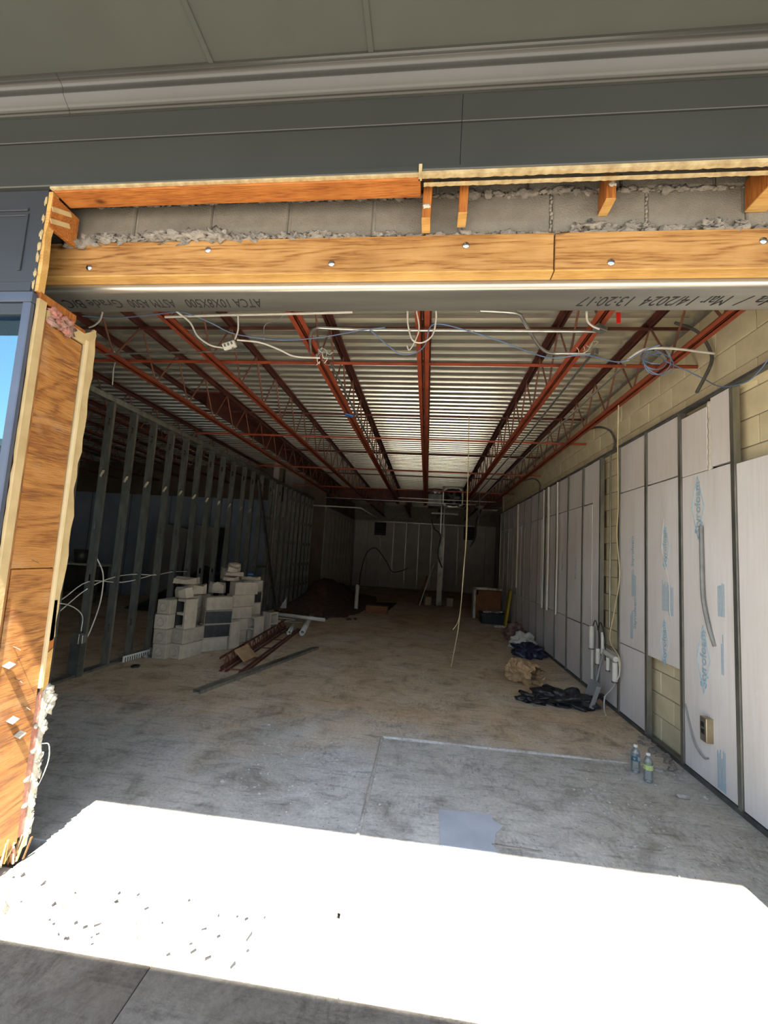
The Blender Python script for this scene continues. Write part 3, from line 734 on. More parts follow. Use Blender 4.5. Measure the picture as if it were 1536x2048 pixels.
# left storefront: grey panel, window with glass
wfl = struct('wall_front_2', (-4, YF, 0))
MB().box(-8, -1.862, YF-.005, YF+.03, 2.655, 3.168).build('panel', 'panel', wfl, .002)
MB().box(-8, -1.875, YF-.013, YF-.004, 2.655, 2.70).build('panel_rail', 'panel', wfl, .002)
MB().box(-8, -1.95, YF-.012, YF-.004, 3.06, 3.075).build('panel_bead', 'panel', wfl, .002)
MB().box(-8, -1.945, YF-.010, YF-.004, 3.035, 3.046).build('panel_bead', 'panel', wfl, .002)
MB().box(-1.96, -1.945, YF-.012, YF-.004, 2.76, 3.046).build('panel_bead', 'panel', wfl, .002)
MB().prism([(-1.862, 2.66), (-1.845, 2.66), (-1.842, 2.8), (-1.85, 2.95), (-1.842, 3.0), (-1.84, 3.16), (-1.862, 3.16)], 1, YF-.002, YF+.03).build('broken_edge', 'lumber_light', wfl)
m = MB(); q = random.Random(4)
for k in range(7): m.blob((-1.868, YF-.006, 2.70+k*.065+q.uniform(-.02, .02)), .016, k, .6, 2, (.5, .15, 1.3))
m.build('scraped_paint', 'cream', wfl)
wi = struct('window_1', (-4, YF, 0))
MB().box(-8, -1.853, YF-.02, YF+.04, 2.60, 2.65).build('head_frame', 'alum', wi, .004)
MB().box(-8, -1.897, YF-.01, YF+.03, 2.545, 2.599).build('head_stop', 'panel', wi, .004)
MB().box(-1.895, -1.853, YF-.02, YF+.005, .05, 2.599).build('mullion', 'alum', wi, .004)
MB().box(-1.902, -1.893, YF-.008, YF+.012, .05, 2.543).build('glazing_bead', 'alum', wi, .002)
for x in (-3.9, -5.9): MB().box(x-.03, x+.03, YF-.02, YF+.04, .121, 2.598).build('mullion', 'alum', wi, .004)
MB().box(-8, -1.853, YF-.025, YF+.04, 0, .12).build('sill', 'alum', wi, .004)
for x0, x1 in ((-3.87, -1.90), (-5.87, -3.93), (-8, -5.93)):
    MB().box(x0, x1, YF+.006, YF+.012, .12, 2.56).build('pane', 'glass', wi)
MB().box(-8, -1.92, YF+.08, YF+.2, 0, 1.45).build('sun_stop_wall', 'brown_wall', wfl)  # unseen wall added behind the glass to stop sun streaks
box('wall_core', 'cmu', wfl, -12, -8, YF, YF+.2, 0, 3.2)

# ---- left jamb
jamb = struct('door_1', (-1.84, 1.85, 0))
XJ = -1.84
MB().box(XJ-.075, XJ-.016, 1.70, 1.925, .06, 2.60).build('core_lumber', 'old_wood', jamb, .003)
MB().prism([(1.712, .07), (1.925, .10), (1.925, 1.378), (1.712, 1.378)], 0, XJ-.015, XJ).build('plywood_sheet', 'ply', jamb, .0015)
MB().prism([(1.706, 1.383), (1.922, 1.383), (1.913, 2.535), (1.700, 2.54)], 0, XJ-.015, XJ+.001).build('plywood_sheet', 'ply', jamb, .0015)
MB().box(XJ-.02, XJ+.003, 1.692, 1.702, .1, 2.56).build('recess_shade', 'old_wood', jamb)  # dark strip put in for the shaded recess beside the plywood
q = random.Random(12)
pts = [(XJ+.004, .25), (XJ+.004, 2.63)]
k = 46
for i in range(k+1): pts.append((XJ-.013+q.uniform(-.003, .003)*(1 if i % 5 else 2), 2.63-(2.38)*i/k))
MB().prism(pts, 1, 1.655, 1.692).build('broken_drywall_strip', 'gyp', jamb)
q = random.Random(14)
pts = [(1.928, .82), (1.928, 2.60)]
MB().box(XJ-.01, XJ+.012, 1.925, 1.942, .80, 2.57).build('pale_edge_strip', 'cream_edge', jamb, .001)
pts = [(1.942, 1.02), (1.942, 2.59), (1.975, 2.655), (1.99, 2.63)]
for i in range(24): pts.append((1.992+q.uniform(-.008, .008)-(.012 if 9 < i < 13 else 0)-(.014 if i > 19 else 0), 2.60-i*.068))
pts.append((1.965, 1.02))
MB().prism(pts, 0, XJ-.012, XJ+.004).build('broken_drywall', 'gyp', jamb)
MB().prism([(1.70, 2.545), (1.93, 2.545), (1.985, 2.615), (1.985, 2.655), (1.915, 2.60), (1.70, 2.60)], 0, XJ-.01, XJ+.005).build('broken_drywall', 'gyp', jamb)
MB().box(XJ-.03, XJ-.004, 1.94, 1.985, .1, 2.6).build('jamb_stud', 'galv', jamb)
MB().prism([(1.942, .78), (1.975, .80), (1.977, .98), (1.942, .96)], 0, XJ-.01, XJ+.006).build('shim', 'lumber_light', jamb, .001)
MB().prism([(1.942, .965), (1.977, .985), (1.968, 1.22), (1.946, 1.22)], 0, XJ-.01, XJ+.004).build('shim', 'stub', jamb, .001)
MB().prism([(1.926, .12), (1.955, .12), (1.958, .80), (1.926, .76)], 0, XJ-.014, XJ-.002).build('building_paper', 'rosin', jamb)
MB().prism([(1.955, .06), (1.975, .06), (1.985, .77), (1.958, .80)], 0, XJ-.02, XJ+.004).build('plaster_edge', 'white_plaster', jamb)
m = MB(); q = random.Random(31)
for k in range(34):
    z = .10+.68*k/34; m.blob((XJ-.004, 1.982+q.uniform(-.006, .008), z), .013*q.uniform(.6, 1.5), k, .7, 2, (.8, .8, 1.2))
for k in range(6): m.blob((XJ+.002, 2.0+.012*math.sin(k), .68+k*.02), .022, k+60, .6, 2, (.6, 1, 1))
m.build('plaster_lumps', 'white_plaster', jamb)['kind'] = 'stuff'
m = MB()
for k in range(4):
    m.blob((XJ+.004, 1.938+.008*math.sin(k*2), .62-.12*k), .014, k+9, .7, 2, (.4, 1, .8))
m.build('plaster_dab', 'white_plaster', jamb)['kind'] = 'stuff'
# rotten splinters at the foot
m = MB(); q = random.Random(77)
for k in range(60):
    y = q.uniform(1.70, 1.97); z = q.uniform(.0, .05); L = q.uniform(.03, .11)
    a = Vector((XJ+q.uniform(-.04, .012), y, z)); b = a+Vector((q.uniform(-.01, .02), q.uniform(-.035, .03), L))
    m.bar(a, b, q.uniform(.003, .01), q.uniform(.003, .012), mi=q.randrange(4))
m.build('rotten_splinters', ['lumber_light', 'rosin', 'old_wood', 'gyp'], jamb)['kind'] = 'stuff'
# head plates and pink tuft
MB().box(XJ-.05, XJ+.0, 1.66, 1.86, 2.625, 2.665).build('head_plate', 'stub', jamb, .002)
MB().box(XJ-.06, XJ-.006, 1.80, 1.93, 2.60, 2.624).build('head_plate', 'stub', jamb, .002)
m = MB(); q = random.Random(5)
for k in range(26): m.blob((XJ+.006+q.uniform(-.01, .01), 1.765+q.uniform(-.05, .06), 2.585+q.uniform(-.035, .025)), .026*q.uniform(.6, 1.2), k, .8, 2, (.6, 1, .8), 2.6)
m.build('insulation_tuft', 'pink', jamb)['kind'] = 'stuff'
# nails and shim wedges driven in the lower sheet
for (y, z, dy, dz) in ((1.745, .955, .0, -.0), (1.80, .70, 0, 0), (1.845, .62, 0, 0)):
    MB().obox((XJ+.018, y, z), (.034, .030, .004), (.5, .25, 0)).build('shim_wedge', 'white_plaster', jamb)
for (y, z) in ((1.79, 2.40), (1.86, 2.41), (1.83, 2.06), (1.80, 1.42), (1.77, 1.03), (1.80, .88), (1.86, .74)):
    MB().tube([(XJ, y, z), (XJ+.03, y-.004, z-.006), (XJ+.045, y-.006, z-.012)], .0016, 5).build('nail', 'galv_dark', jamb)
MB().tube(smooth_path([(XJ+.004, 1.985, .52), (XJ+.01, 2.02, .50), (XJ+.01, 2.03, .42), (XJ+.005, 2.0, .33), (XJ, 1.975, .31)]), .0025, 5).build('loose_string', 'white_cable', jamb)

# ================================================================= ROOF STEEL
def joist(x, y0, y1, label, m='primer', top='primer_dark', gap=.018, zb=3.2, rods=True, only_top=False):
    t = thing('bar_joist', (x, (y0+y1)/2, zb), label, 'joist')
    for nm, s, z0, mm in (('bottom_chord', 1, zb, m), ('top_chord', -1, ZD-.003, top)):
        if only_top and nm == 'bottom_chord': continue
        for sd in (-1, 1):
            b = MB(); xa = x+sd*gap/2; xb = x+sd*(gap/2+.042)
            b.box(min(xa, xb), max(xa, xb), y0, y1, min(z0, z0+s*.005), max(z0, z0+s*.005))
            b.box(min(xa, xa+sd*.005), max(xa, xa+sd*.005), y0, y1, min(z0, z0+s*.045), max(z0, z0+s*.045))
            b.build(nm, mm, t)
    if only_top: t.name = 'roof_angle'; t['category'] = 'roof angle'
    if rods and not only_top:
        p = .61; yy = y0+.1; L = ZD-.03-zb-.02
        r1 = MB().tube([(0, 0, 0), (0, p/2, L)], .009, 6).mesh('web_rod', 'primer_web', Vector()); r2 = MB().tube([(0, 0, L), (0, p/2, 0)], .009, 6).mesh('web_rod', 'primer_web', Vector())
        while yy+p < y1:
            inst('web_rod', r1, (x, yy, zb+.02), t); inst('web_rod', r2, (x, yy+p/2, zb+.02), t); yy += p
    return t
JX = [(1.87, 'red bar joist nearest the block wall on the right'), (1.09, 'red bar joist second from the right wall, conduits strapped along it'),
      (-.11, 'red bar joist in the middle of the ceiling, seen straight from below'), (-1.02, 'red bar joist with blue tape on it, left of the middle one'),
      (-2.02, 'red bar joist passing behind the hanging outlet box'), (-2.97, 'red bar joist closest to the metal stud partition')]
for x, lb in JX: joist(x, 2.12, 13.88, lb)
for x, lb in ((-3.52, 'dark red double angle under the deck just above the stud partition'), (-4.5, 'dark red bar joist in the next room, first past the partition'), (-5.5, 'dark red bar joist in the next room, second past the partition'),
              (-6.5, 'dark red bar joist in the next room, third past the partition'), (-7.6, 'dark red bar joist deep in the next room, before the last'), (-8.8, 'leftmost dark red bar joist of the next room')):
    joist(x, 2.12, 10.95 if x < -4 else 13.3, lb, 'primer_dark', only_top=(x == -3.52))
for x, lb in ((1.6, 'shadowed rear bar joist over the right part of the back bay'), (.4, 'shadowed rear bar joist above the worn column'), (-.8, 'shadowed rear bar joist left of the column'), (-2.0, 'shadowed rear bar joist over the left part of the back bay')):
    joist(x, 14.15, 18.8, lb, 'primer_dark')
gd = thing('girder', (0, 14, 3.3), 'dark red steel girder crossing the far end of the bright roof deck', 'beam')
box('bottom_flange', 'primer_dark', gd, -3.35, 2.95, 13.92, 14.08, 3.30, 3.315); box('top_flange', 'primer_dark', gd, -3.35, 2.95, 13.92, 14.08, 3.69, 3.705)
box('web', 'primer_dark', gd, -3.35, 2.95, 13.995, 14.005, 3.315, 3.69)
bp = thing('steel_beam', (-3.25, 9, 3.6), 'deep dark red beam along the ceiling between the two joists by the partition', 'beam')
box('plate', 'primer_dark', bp, -3.47, -3.03, 5.45, 13.8, 3.66, 3.685); box('flange', 'primer_dark', bp, -3.2, -3.18, 5.45, 13.8, 3.45, 3.66)
def bridging(y, z, lb, m='primer'):
    t = MB(); t.box(-3.72, XB-.01, y, y+.005, z-.03, z); t.box(-3.72, XB-.01, y, y+.032, z-.004, z)
    o = t.build('bridging_angle', m); tag(o, lb, 'brace')
for i, y in enumerate((3.62, 6.1, 8.5, 11.0)):
    w = ('nearest to', 'second from', 'third from', 'farthest from')[i]
    bridging(y, 3.276, 'lower red bridging angle across the joists, %s the street' % w)
    bridging(y+.1, 3.668, 'upper dark bridging angle under the deck, %s the street' % w, 'primer_dark')

# ================================================================= CONDUIT AND CABLE OVERHEAD
Z1 = 3.17
def path(z, *pts): return [P(a, b, 2, z) for a, b in pts]
cable('conduit', 'emt', path(Z1, (622, 706), (620, 672), (632, 657), (665, 657), (740, 660), (900, 661), (1192, 663)), .0105, 'long straight metal conduit crossing the ceiling right of the middle joist', 'conduit', k=8)
cable('conduit', 'emt', path(Z1+.02, (960, 621), (1030, 626), (1045, 638), (1062, 668), (1080, 694), (1100, 706), (1130, 707), (1186, 707)), .0125, 'bent metal conduit dropping in an S to the small box', 'conduit', k=8)
cable('conduit', 'white_cable', path(Z1-.02, (330, 634), (450, 630), (600, 627), (705, 624)), .009, 'white straight conduit just below the beam at the left', 'conduit')
cable('conduit', 'galv', [(1.20, 3.2, 3.18), (1.22, 6, 3.17), (1.21, 9, 3.18), (1.2, 13.5, 3.18)], .012, 'green-grey conduit running along the right of the second joist', 'conduit')
cable('conduit', 'galv', [(-.93, 3.5, 3.20), (-.92, 6, 3.19), (-.93, 9, 3.20), (-.93, 13.5, 3.2)], .010, 'thin grey conduit running beside the blue-taped joist', 'conduit')
cable('conduit', 'emt', [(1.60, 3.6, 3.26), (1.55, 6, 3.25), (1.5, 9, 3.24), (1.45, 13.5, 3.24)], .010, 'bright conduit under the joists between the two right ones', 'conduit')
cable('conduit', 'emt', [(-3.2, 12.6, 3.16), (-.3, 12.65, 3.15), (1.4, 12.7, 3.15)], .012, 'thin metal conduit across the far ceiling before the girder', 'conduit')
cable('conduit', 'emt', [(-.9, 12.1, 3.184), (.4, 12.12, 3.18), (1.9, 12.14, 3.184)], .012, 'second far conduit, right half, passing in front of the fan', 'conduit')
cable('white_pipe', 'white', [(-3.45, 12.2, 2.85), (-2.1, 12.3, 2.85), (-2.02, 12.4, 2.85), (-1.9, 15.2, 2.83)], .022, 'white pipe with an elbow hanging at the far left ceiling corner', 'pipe', smooth=False)
cable('conduit', 'galv', [(-3.6, 3.24, 3.12), (-2.5, 3.22, 3.14), (-1.55, 3.2, 3.16)], .007, 'thin grey conduit crossing at the left, behind the outlet box cables', 'conduit')
# outlet box hanging at the left
c0 = P(459, 691, 2, 3.08)
t = thing('outlet_box', c0, 'cream electrical outlet box dangling from its cables at the upper left', 'outlet box')
MB().obox(c0, (.10, .035, .052), (.35, -.35, 0)).build('box', 'white', t, .004)
for k in (-1, 0, 1): MB().obox(c0+Vector((k*.026, -.022, k*.010)), (.014, .004, .020), (.35, -.35, 0)).build('socket', 'galv_dark', t)
for k in (0, 1): MB().tube([c0+Vector((.03+.01*k, -.01, -.02)), c0+Vector((.035+.01*k, -.015, -.045))], .003, 5).build('plug_prong', 'brass', t)
cable('cable', 'white_cable', path(3.12, (352, 622), (380, 645), (395, 672), (420, 690), (447, 696)), .007, 'twisted white cable from the beam down to the left side of the outlet box', 'cable')
cable('cable', 'white_cable', path(3.12, (476, 633), (476, 660), (470, 678)), .006, 'short upright white cable from the conduit to the outlet box', 'cable')
cable('cable', 'white_cable', path(3.12, (474, 680), (520, 685), (560, 700), (590, 713), (640, 716)), .007, 'white cable from the outlet box to the taped joist', 'cable')
cable('cable', 'blue_cable', path(3.15, (165, 632), (230, 636), (300, 630), (365, 625), (420, 645), (470, 668), (560, 680), (640, 675), (720, 661), (770, 655)), .004, 'thin blue cable sagging across the left half of the ceiling', 'cable')
cable('cable', 'blue_cable', path(3.15, (740, 660), (775, 690), (800, 708), (830, 706), (850, 690), (860, 655), (880, 648), (930, 660), (1000, 682), (1095, 715), (1170, 710), (1240, 724), (1290, 700), (1320, 690)), .0042, 'blue cable looping under the middle joist towards the coil', 'cable')
cable('cable', 'blue_cable', [P(1330, 722, 2, 3.10), P(1400, 754, 0, 2.06), P(1440, 773, 0, 2.075), P(1490, 765, 0, 2.075), P(1520, 740, 0, 2.075), P(1550, 700, 0, 2.075)], .0042, 'blue cable running from the coil to the right edge above the boards', 'cable')
cable('cable', 'white_cable', path(3.14, (815, 622), (816, 650), (825, 680), (845, 685), (865, 670), (872, 640), (872, 622)), .006, 'white cable loop hanging around the middle joist', 'cable')
cable('cable', 'white_cable', path(3.14, (833, 622), (838, 660), (826, 690), (818, 700), (814, 692)), .005, 'short curled white cable end left of the middle joist', 'cable')
cable('cable', 'white_cable', path(3.12, (205, 625), (200, 640), (190, 650), (178, 655)), .006, 'white cable stub curling beside the pier top', 'cable')
cable('cable', 'white_cable', path(3.12, (1173, 624), (1175, 642), (1185, 652), (1198, 658)), .007, 'white cable curving down into the grey junction box', 'cable')
cable('cable', 'grey_cable', path(3.21, (570, 628), (555, 640), (530, 650), (528, 680)), .004, 'thin grey wire hooked from the ceiling left of the taped joist', 'cable')
cable('cable', 'white_cable', [P(228, 702, 0, -3.6), P(232, 715, 0, -3.6), P(227, 740, 0, -3.6), P(225, 770, 0, -3.6)], .006, 'white cable end dangling above the stud partition', 'cable')
cable('cable', 'white_cable', path(3.16, (1255, 720), (1275, 705), (1300, 697), (1345, 697), (1390, 702), (1428, 707)), .009, 'stiff white cable bridging from the coil to the block wall', 'cable')
# blue coil
t = thing('cable_coil', P(1305, 720, 2, 3.12), 'coil of thin blue cable hung from the right-hand joists', 'cable coil')
cc = P(1306, 722, 2, 3.12)
for k, (rx, dx, dz, tl) in enumerate(((.085, 0, 0, .1), (.095, .022, -.012, -.1), (.075, -.018, .01, .35), (.10, .035, -.03, .15))):
    m = MB(); pts = []
    for a in range(25):
        an = a/24*2*math.pi; pts.append(cc+Vector((dx+rx*math.cos(an), tl*.2*math.sin(an)-.02, dz+rx*1.0*math.sin(an))))
    m.tube(pts, .0035, 5).build('loop', 'blue_cable', t)
MB().blob(P(1306, 698, 2, 3.16), .014, 2, .3, 2).build('tie', 'black', t)
for (a, b, d, lb) in (((1204, 658), 3.14, (.075, .06, .03), 'grey metal junction box at the end of the straight conduit'), ((1190, 704), 3.15, (.04, .04, .05), 'small open junction box where the bent conduit ends')):
    p = P(a[0]-4 if a[0] > 1200 else a[0], a[1], 2, b)
    t = thing('junction_box', p, lb, 'junction box')
    MB().obox(p, d, (.1, .1, .4)).build('box', 'galv', t, .003); MB().obox(p+Vector((0, 0, .02)), (d[0]*.8, d[1]*.8, .004), (.1, .1, .4)).build('cover', 'emt', t)
m = MB()
q = random.Random(8)
p0 = P(640, 700, 2, 3.18)
t = thing('wire_bundle', p0, 'tangle of bare wire ends on the blue-taped joist', 'wire bundle')
for k in range(9):
    pts = [p0+Vector((q.uniform(-.02, .02), q.uniform(-.02, .02), 0))]
    for j in range(5): pts.append(pts[-1]+Vector((q.uniform(-.03, .035), q.uniform(-.02, .06), q.uniform(-.035, .03))))
    MB().tube(smooth_path(pts, 3), .003, 5).build('wire', ('white_cable', 'grey_cable', 'emt')[k % 3], t)
p0 = P(1180, 695, 2, 3.18)
t = thing('wire_bundle', p0, 'stiff wires sticking out round the small open junction box', 'wire bundle')
for k in range(8):
    pts = [p0]
    for j in range(4): pts.append(pts[-1]+Vector((q.uniform(-.05, .03), q.uniform(-.03, .05), q.uniform(-.03, .04))))
    MB().tube(smooth_path(pts, 3), .0028, 5).build('wire', ('cream_rope', 'grey_cable', 'emt')[k % 3], t)
o = MB().obox(P(1237, 636, 2, 3.2), (.025, .01, .075), (0, 0, 0)).build('red_tag', 'red_paint'); tag(o, 'small bright red tag hanging under the beam at the right', 'tag')
o = MB().obox(P(698, 831, 2, 3.195), (.10, .09, .012), (.1, .2, .3)).build('blue_tape', 'blue_tape'); tag(o, 'scrap of blue tape on the joist left of the middle', 'tape')
# wall conduits at the right
cable('conduit', 'galv_dark', [(2.02, 3.36, 2.93), (2.13, 3.37, 3.16), (2.16, 3.42, 3.30), (2.12, 3.5, 3.5), (2.0, 3.6, 3.64)], .013, 'dark conduit rising on the block wall above the split foam board', 'conduit')
cable('conduit', 'galv_dark', [(2.14, 5.1, 2.93), (2.15, 5.1, 3.05), (2.12, 5.2, 3.2), (2.02, 5.4, 3.28), (1.9, 5.8, 3.24), (1.85, 6.3, 3.2)], .013, 'dark conduit bending off the block wall over the bare-block bay', 'conduit')
cable('conduit', 'galv', [(2.14, 5.18, .85), (2.14, 5.18, 2.93)], .011, 'grey conduit standing in the bare-block bay', 'conduit', smooth=False)
cable('conduit', 'galv_dark', [(2.14, 8.4, 2.93), (2.14, 8.4, 3.1), (2.05, 8.6, 3.22), (1.9, 9.2, 3.24)], .013, 'farther dark conduit bending off the block wall', 'conduit')
for k, (y, r, lb) in enumerate(((6.95, .016, 'white pipe up the right wall, nearest of the far pipes'), (7.45, .022, 'thick white pipe up the right wall beside the thin one'), (7.75, .014, 'thin white pipe up the right wall'), (9.9, .024, 'white pipe up the right wall above the yellow panel'))):
    cable('wall_pipe', 'white', [(2.06, y, .75 if k < 3 else .95), (2.065, y, 1.9), (2.06, y+.02, 2.86)], r, lb, 'pipe')

# hanging cords
def drop(px, py0, py1, y):
    a = P(px, py0, 1, y); return a
cable('cord', 'cream_rope', [(.53, 6.16, 3.66), (.545, 6.15, 2.9), (.55, 6.15, 2.2), (.55, 6.15, 1.6), (.53, 6.14, 1.1), (.50, 6.15, .6), (.46, 6.14, .3), (.42, 6.16, .01)], .0065, 'long cream cord hanging from the deck to the floor in mid room', 'cord')
cable('cord', 'cream_rope', [(.545, 6.13, 2.6), (.56, 6.12, 1.9), (.535, 6.12, 1.4), (.52, 6.13, .9), (.49, 6.12, .66), (.42, 6.12, .53)], .006, 'shorter strand twisted beside the long cream cord', 'cord')
cable('cord', 'cream_rope', [(1.87, 4.35, 3.19), (1.95, 4.55, 2.8), (2.03, 4.72, 2.2), (2.05, 4.80, 1.9), (2.055, 4.74, 1.45), (2.05, 4.86, 1.05), (2.04, 4.93, .75), (2.05, 4.72, .6), (2.04, 4.70, .42)], .006, 'cream cord drooping over the bare-block bay from the right joist', 'cord')
cable('cable', 'white_cable', [(2.05, 4.75, .62), (2.04, 4.70, .45), (2.03, 4.86, .25), (2.0, 4.95, .14), (1.98, 4.92, .02), (1.93, 4.75, .01)], .007, 'white cable looping from the pipe ends down to the floor by the black bag', 'cable')
cable('cord', 'white_cable', [(2.098, 3.98, 2.0), (2.097, 4.0, 1.7), (2.096, 3.90, 1.45), (2.096, 3.89, 1.2), (2.097, 3.84, 1.08)], .003, 'thin pale string stuck on the foam board in the third bay', 'string')
cable('cable', 'grey_cable', [(2.085, 3.44, 1.9), (2.08, 3.43, 1.6), (2.08, 3.42, 1.35), (2.085, 3.37, 1.15), (2.10, 3.33, 1.02)], .014, 'thick grey cable bulging out of a slit in the near foam board', 'cable')
cable('cable', 'grey_cable', [(2.10, 3.69, .50), (2.09, 3.62, .36), (2.08, 3.54, .25), (2.085, 3.45, .20), (2.10, 3.42, .21)], .006, 'short dark cable arc low on the near foam board', 'cable')
cable('cord', 'grey_cable', [(1.125, 9.5, 3.202), (1.12, 9.5, 2.3), (1.12, 9.5, 1.6)], .004, 'thin grey wire hanging straight down at the far right', 'wire')
cable('cord', 'black', [(1.65, 13.4, 3.1), (1.5, 13.4, 2.7), (1.48, 13.4, 2.2), (1.35, 13.4, 1.9)], .03, 'thick black hose drooping at the far right', 'hose')
cable('cord', 'black', [(-2.95, 18.84, .01), (-2.9, 18.85, .7), (-2.7, 18.85, 1.5), (-2.3, 18.85, 1.75), (-1.8, 18.85, 1.2), (-1.5, 18.85, .75), (-1.1, 18.85, .8), (-.8, 18.85, .95)], .02, 'dark cable snaking across the back wall boards', 'cable')
cable('cord', 'black', [(.1, 13.3, 2.7), (.2, 13.2, 2.4), (.4, 13.3, 2.2), (.35, 13.3, 1.6), (.5, 13.4, 1.2)], .018, 'black cable wrapped round the worn column', 'cable')
# wires threaded through the partition studs
cable('cable', 'white_cable', [(-3.80, 4.05, .70), (-3.80, 4.44, .95), (-3.80, 4.83, 1.06), (-3.80, 5.22, 1.08), (-3.80, 5.62, 1.05), (-3.8, 6.0, 1.08), (-3.8, 6.4, 1.07)], .006, 'white cable threaded through the partition studs, upper strand', 'cable')
cable('cable', 'white_cable', [(-3.72, 3.6, 1.0), (-3.76, 4.0, .85), (-3.80, 4.44, 1.03), (-3.80, 5.0, .99), (-3.80, 5.62, 1.06)], .006, 'white cable threaded through the partition studs, lower strand', 'cable')
cable('cable', 'white_cable', [(-3.78, 4.50, 1.30), (-3.74, 4.58, 1.1), (-3.75, 4.6, .8), (-3.78, 4.55, .5), (-3.8, 4.5, .35)], .007, 'white cable dropping beside the second visible stud', 'cable')
cable('cable', 'white_cable', [(-3.70, 3.7, .88), (-3.72, 4.1, .82), (-3.73, 4.33, .68), (-3.74, 4.36, .50)], .006, 'white cable arching into the box low on the partition', 'cable')
t = thing('outlet_box', (-3.80, 4.38, .37), 'grey steel electrical box low on the partition stud', 'outlet box')
MB().box(-3.84, -3.74, 4.34, 4.40, .36, .47).build('box', 'galv', t, .003); MB().box(-3.735, -3.70, 4.345, 4.395, .37, .46).build('mud_ring', 'emt', t, .002)
MB().box(-3.85, -3.73, 4.36, 4.44, .0, .36).build('bracket', 'galv_dark', t)
# wall outlet on near foam board
t = thing('wall_outlet', (2.09, 3.40, .35), 'duplex outlet in a brassy box on the near foam board', 'outlet')
MB().box(2.055, 2.105, 3.365, 3.44, .33, .50).build('box', 'brass', t, .003); MB().box(2.053, 2.058, 3.37, 3.43, .34, .49).build('face_plate', 'galv', t)
for z in (.385, .435): MB().box(2.049, 2.055, 3.385, 3.417, z, z+.032).build('socket', 'black', t)
# pipe ends cluster
t = thing('pipe_cluster', (2.03, 5.1, .35), 'cluster of short white capped pipe ends at the foot of the bare-block bay', 'pipe cluster')
for (y, z0, z1, r, x) in ((5.42, .55, .82, .028, 2.03), (5.42, .05, .55, .018, 2.04), (5.2, .42, .6, .026, 2.02), (5.1, .55, .8, .018, 2.03), (4.93, .42, .56, .02, 2.02), (4.76, .35, .55, .028, 2.02)):
    MB().tube([(x, y, z0), (x, y, z1)], r, 12).build('pipe', 'white', t)
    MB().tube([(x, y, z0-.006), (x, y, z0+.008)], r*1.15, 12).build('collar', 'galv_dark', t)
MB().tube([(2.02, 5.02, .60), (2.02, 4.74, .585)], .028, 12).build('pipe', 'white', t)
for yy_ in (5.3, 5.15): MB().tube(smooth_path([(2.04, yy_+.12, .8), (2.03, yy_, .9), (2.03, yy_-.12, .72), (2.04, yy_-.1, .5)]), .006, 6).build('wire', 'black', t)

# fan unit and duct at the far ceiling
t = thing('fan_unit', (.71, 12.9, 3.1), 'dark round fan in a square housing hung at the far ceiling', 'fan')
FX, FZ = .71, 3.36
m = MB(); n = 28
m.lathe([(.27, 0), (.27, -.16), (.24, -.18), (.22, -.16), (.22, 0)], (0, 0, 0), n); m.v = [Vector((v.x+FX, 12.9+v.z, FZ+v.y)) for v in m.v]; m.build('shroud', 'black', t)
fr_ = MB()
for a, b in ((-.31, -.27), (.27, .31)): fr_.box(FX+a, FX+b, 12.80, 12.9, FZ-.31, FZ+.31)
fr_.box(FX-.31, FX+.31, 12.80, 12.9, FZ-.31, FZ-.26); fr_.box(FX-.31, FX+.31, 12.80, 12.9, FZ+.27, FZ+.31)
for sx_, sz_ in ((-1, -1), (1, -1), (-1, 1), (1, 1)): fr_.prism([(FX+sx_*.30, FZ+sz_*.30), (FX+sx_*.30, FZ+sz_*.14), (FX+sx_*.14, FZ+sz_*.30)], 1, 12.80, 12.83)
fr_.build('housing', 'galv', t)
for k in range(5):
    a = k*2*math.pi/5; MB().obox((FX+.12*math.cos(a), 12.86, FZ+.12*math.sin(a)), (.19, .012, .09), (.4, -a, 0)).build('blade', 'galv_dark', t)
MB().tube([(FX, 12.8, FZ), (FX, 12.92, FZ)], .045, 12).build('hub', 'black', t)
for sx_ in (-.29, .29): MB().tube([(FX+sx_, 12.88, FZ+.3), (FX+sx_, 12.88, ZD)], .008, 6).build('hanger', 'galv_dark', t)
t = thing('air_duct', (.17, 12.9, 3.1), 'box duct with crumpled foil top left of the fan', 'duct')
box('duct', 'galv_dark', t, -.03, .37, 12.7, 13.4, 3.06, 3.42); m = MB(); m.blob((.17, 12.95, 3.50), .15, 4, .6, 3, (1.2, .8, .5), 4); m.build('foil', 'emt', t)
t = thing('light_strip', (.6, 14.4, 3.0), 'pale horizontal strip fixture just beneath the far girder', 'fixture')
box('strip', 'white', t, .1, 1.0, 14.3, 14.4, 2.98, 3.03); box('bracket', 'galv_dark', t, .4, .45, 14.32, 14.38, 3.03, 3.2)

# far column
t = thing('steel_column', (.45, 13.55, 0), 'worn white-painted steel column standing at the far end', 'column')
box('shaft', 'white_paint', t, .37, .53, 13.5, 13.6, .01, 2.15)
box('shaft', 'galv', t, .39, .42, 13.5, 13.6, 2.15, 3.2); box('shaft', 'white_paint', t, .48, .51, 13.5, 13.6, 2.15, 3.2); box('base_plate', 'galv_dark', t, .3, .6, 13.42, 13.68, 0, .012)
for i, (a, b) in enumerate((((-.15, 13.3, 0), (.25, 13.5, 1.3)), ((-.25, 13.25, 0), (.05, 13.6, .9)))):
    o = MB().bar(a, b, .05, .03).build('leaning_plank', 'white_paint' if i == 0 else 'old_wood'); tag(o, ('pale plank leaning against the worn column' if i == 0 else 'shorter dark plank leaning left of the pale one'), 'plank')
for i, x in enumerate((.1, .78)):
    o = MB().obox((x, 13.6, .13), (.2, .2, .26), (0, 0, .2), ).build('concrete_block', 'block_pile', None, .01); tag(o, ('lone block on the floor left of the column foot', 'lone block on the floor right of the column foot')[i], 'block')

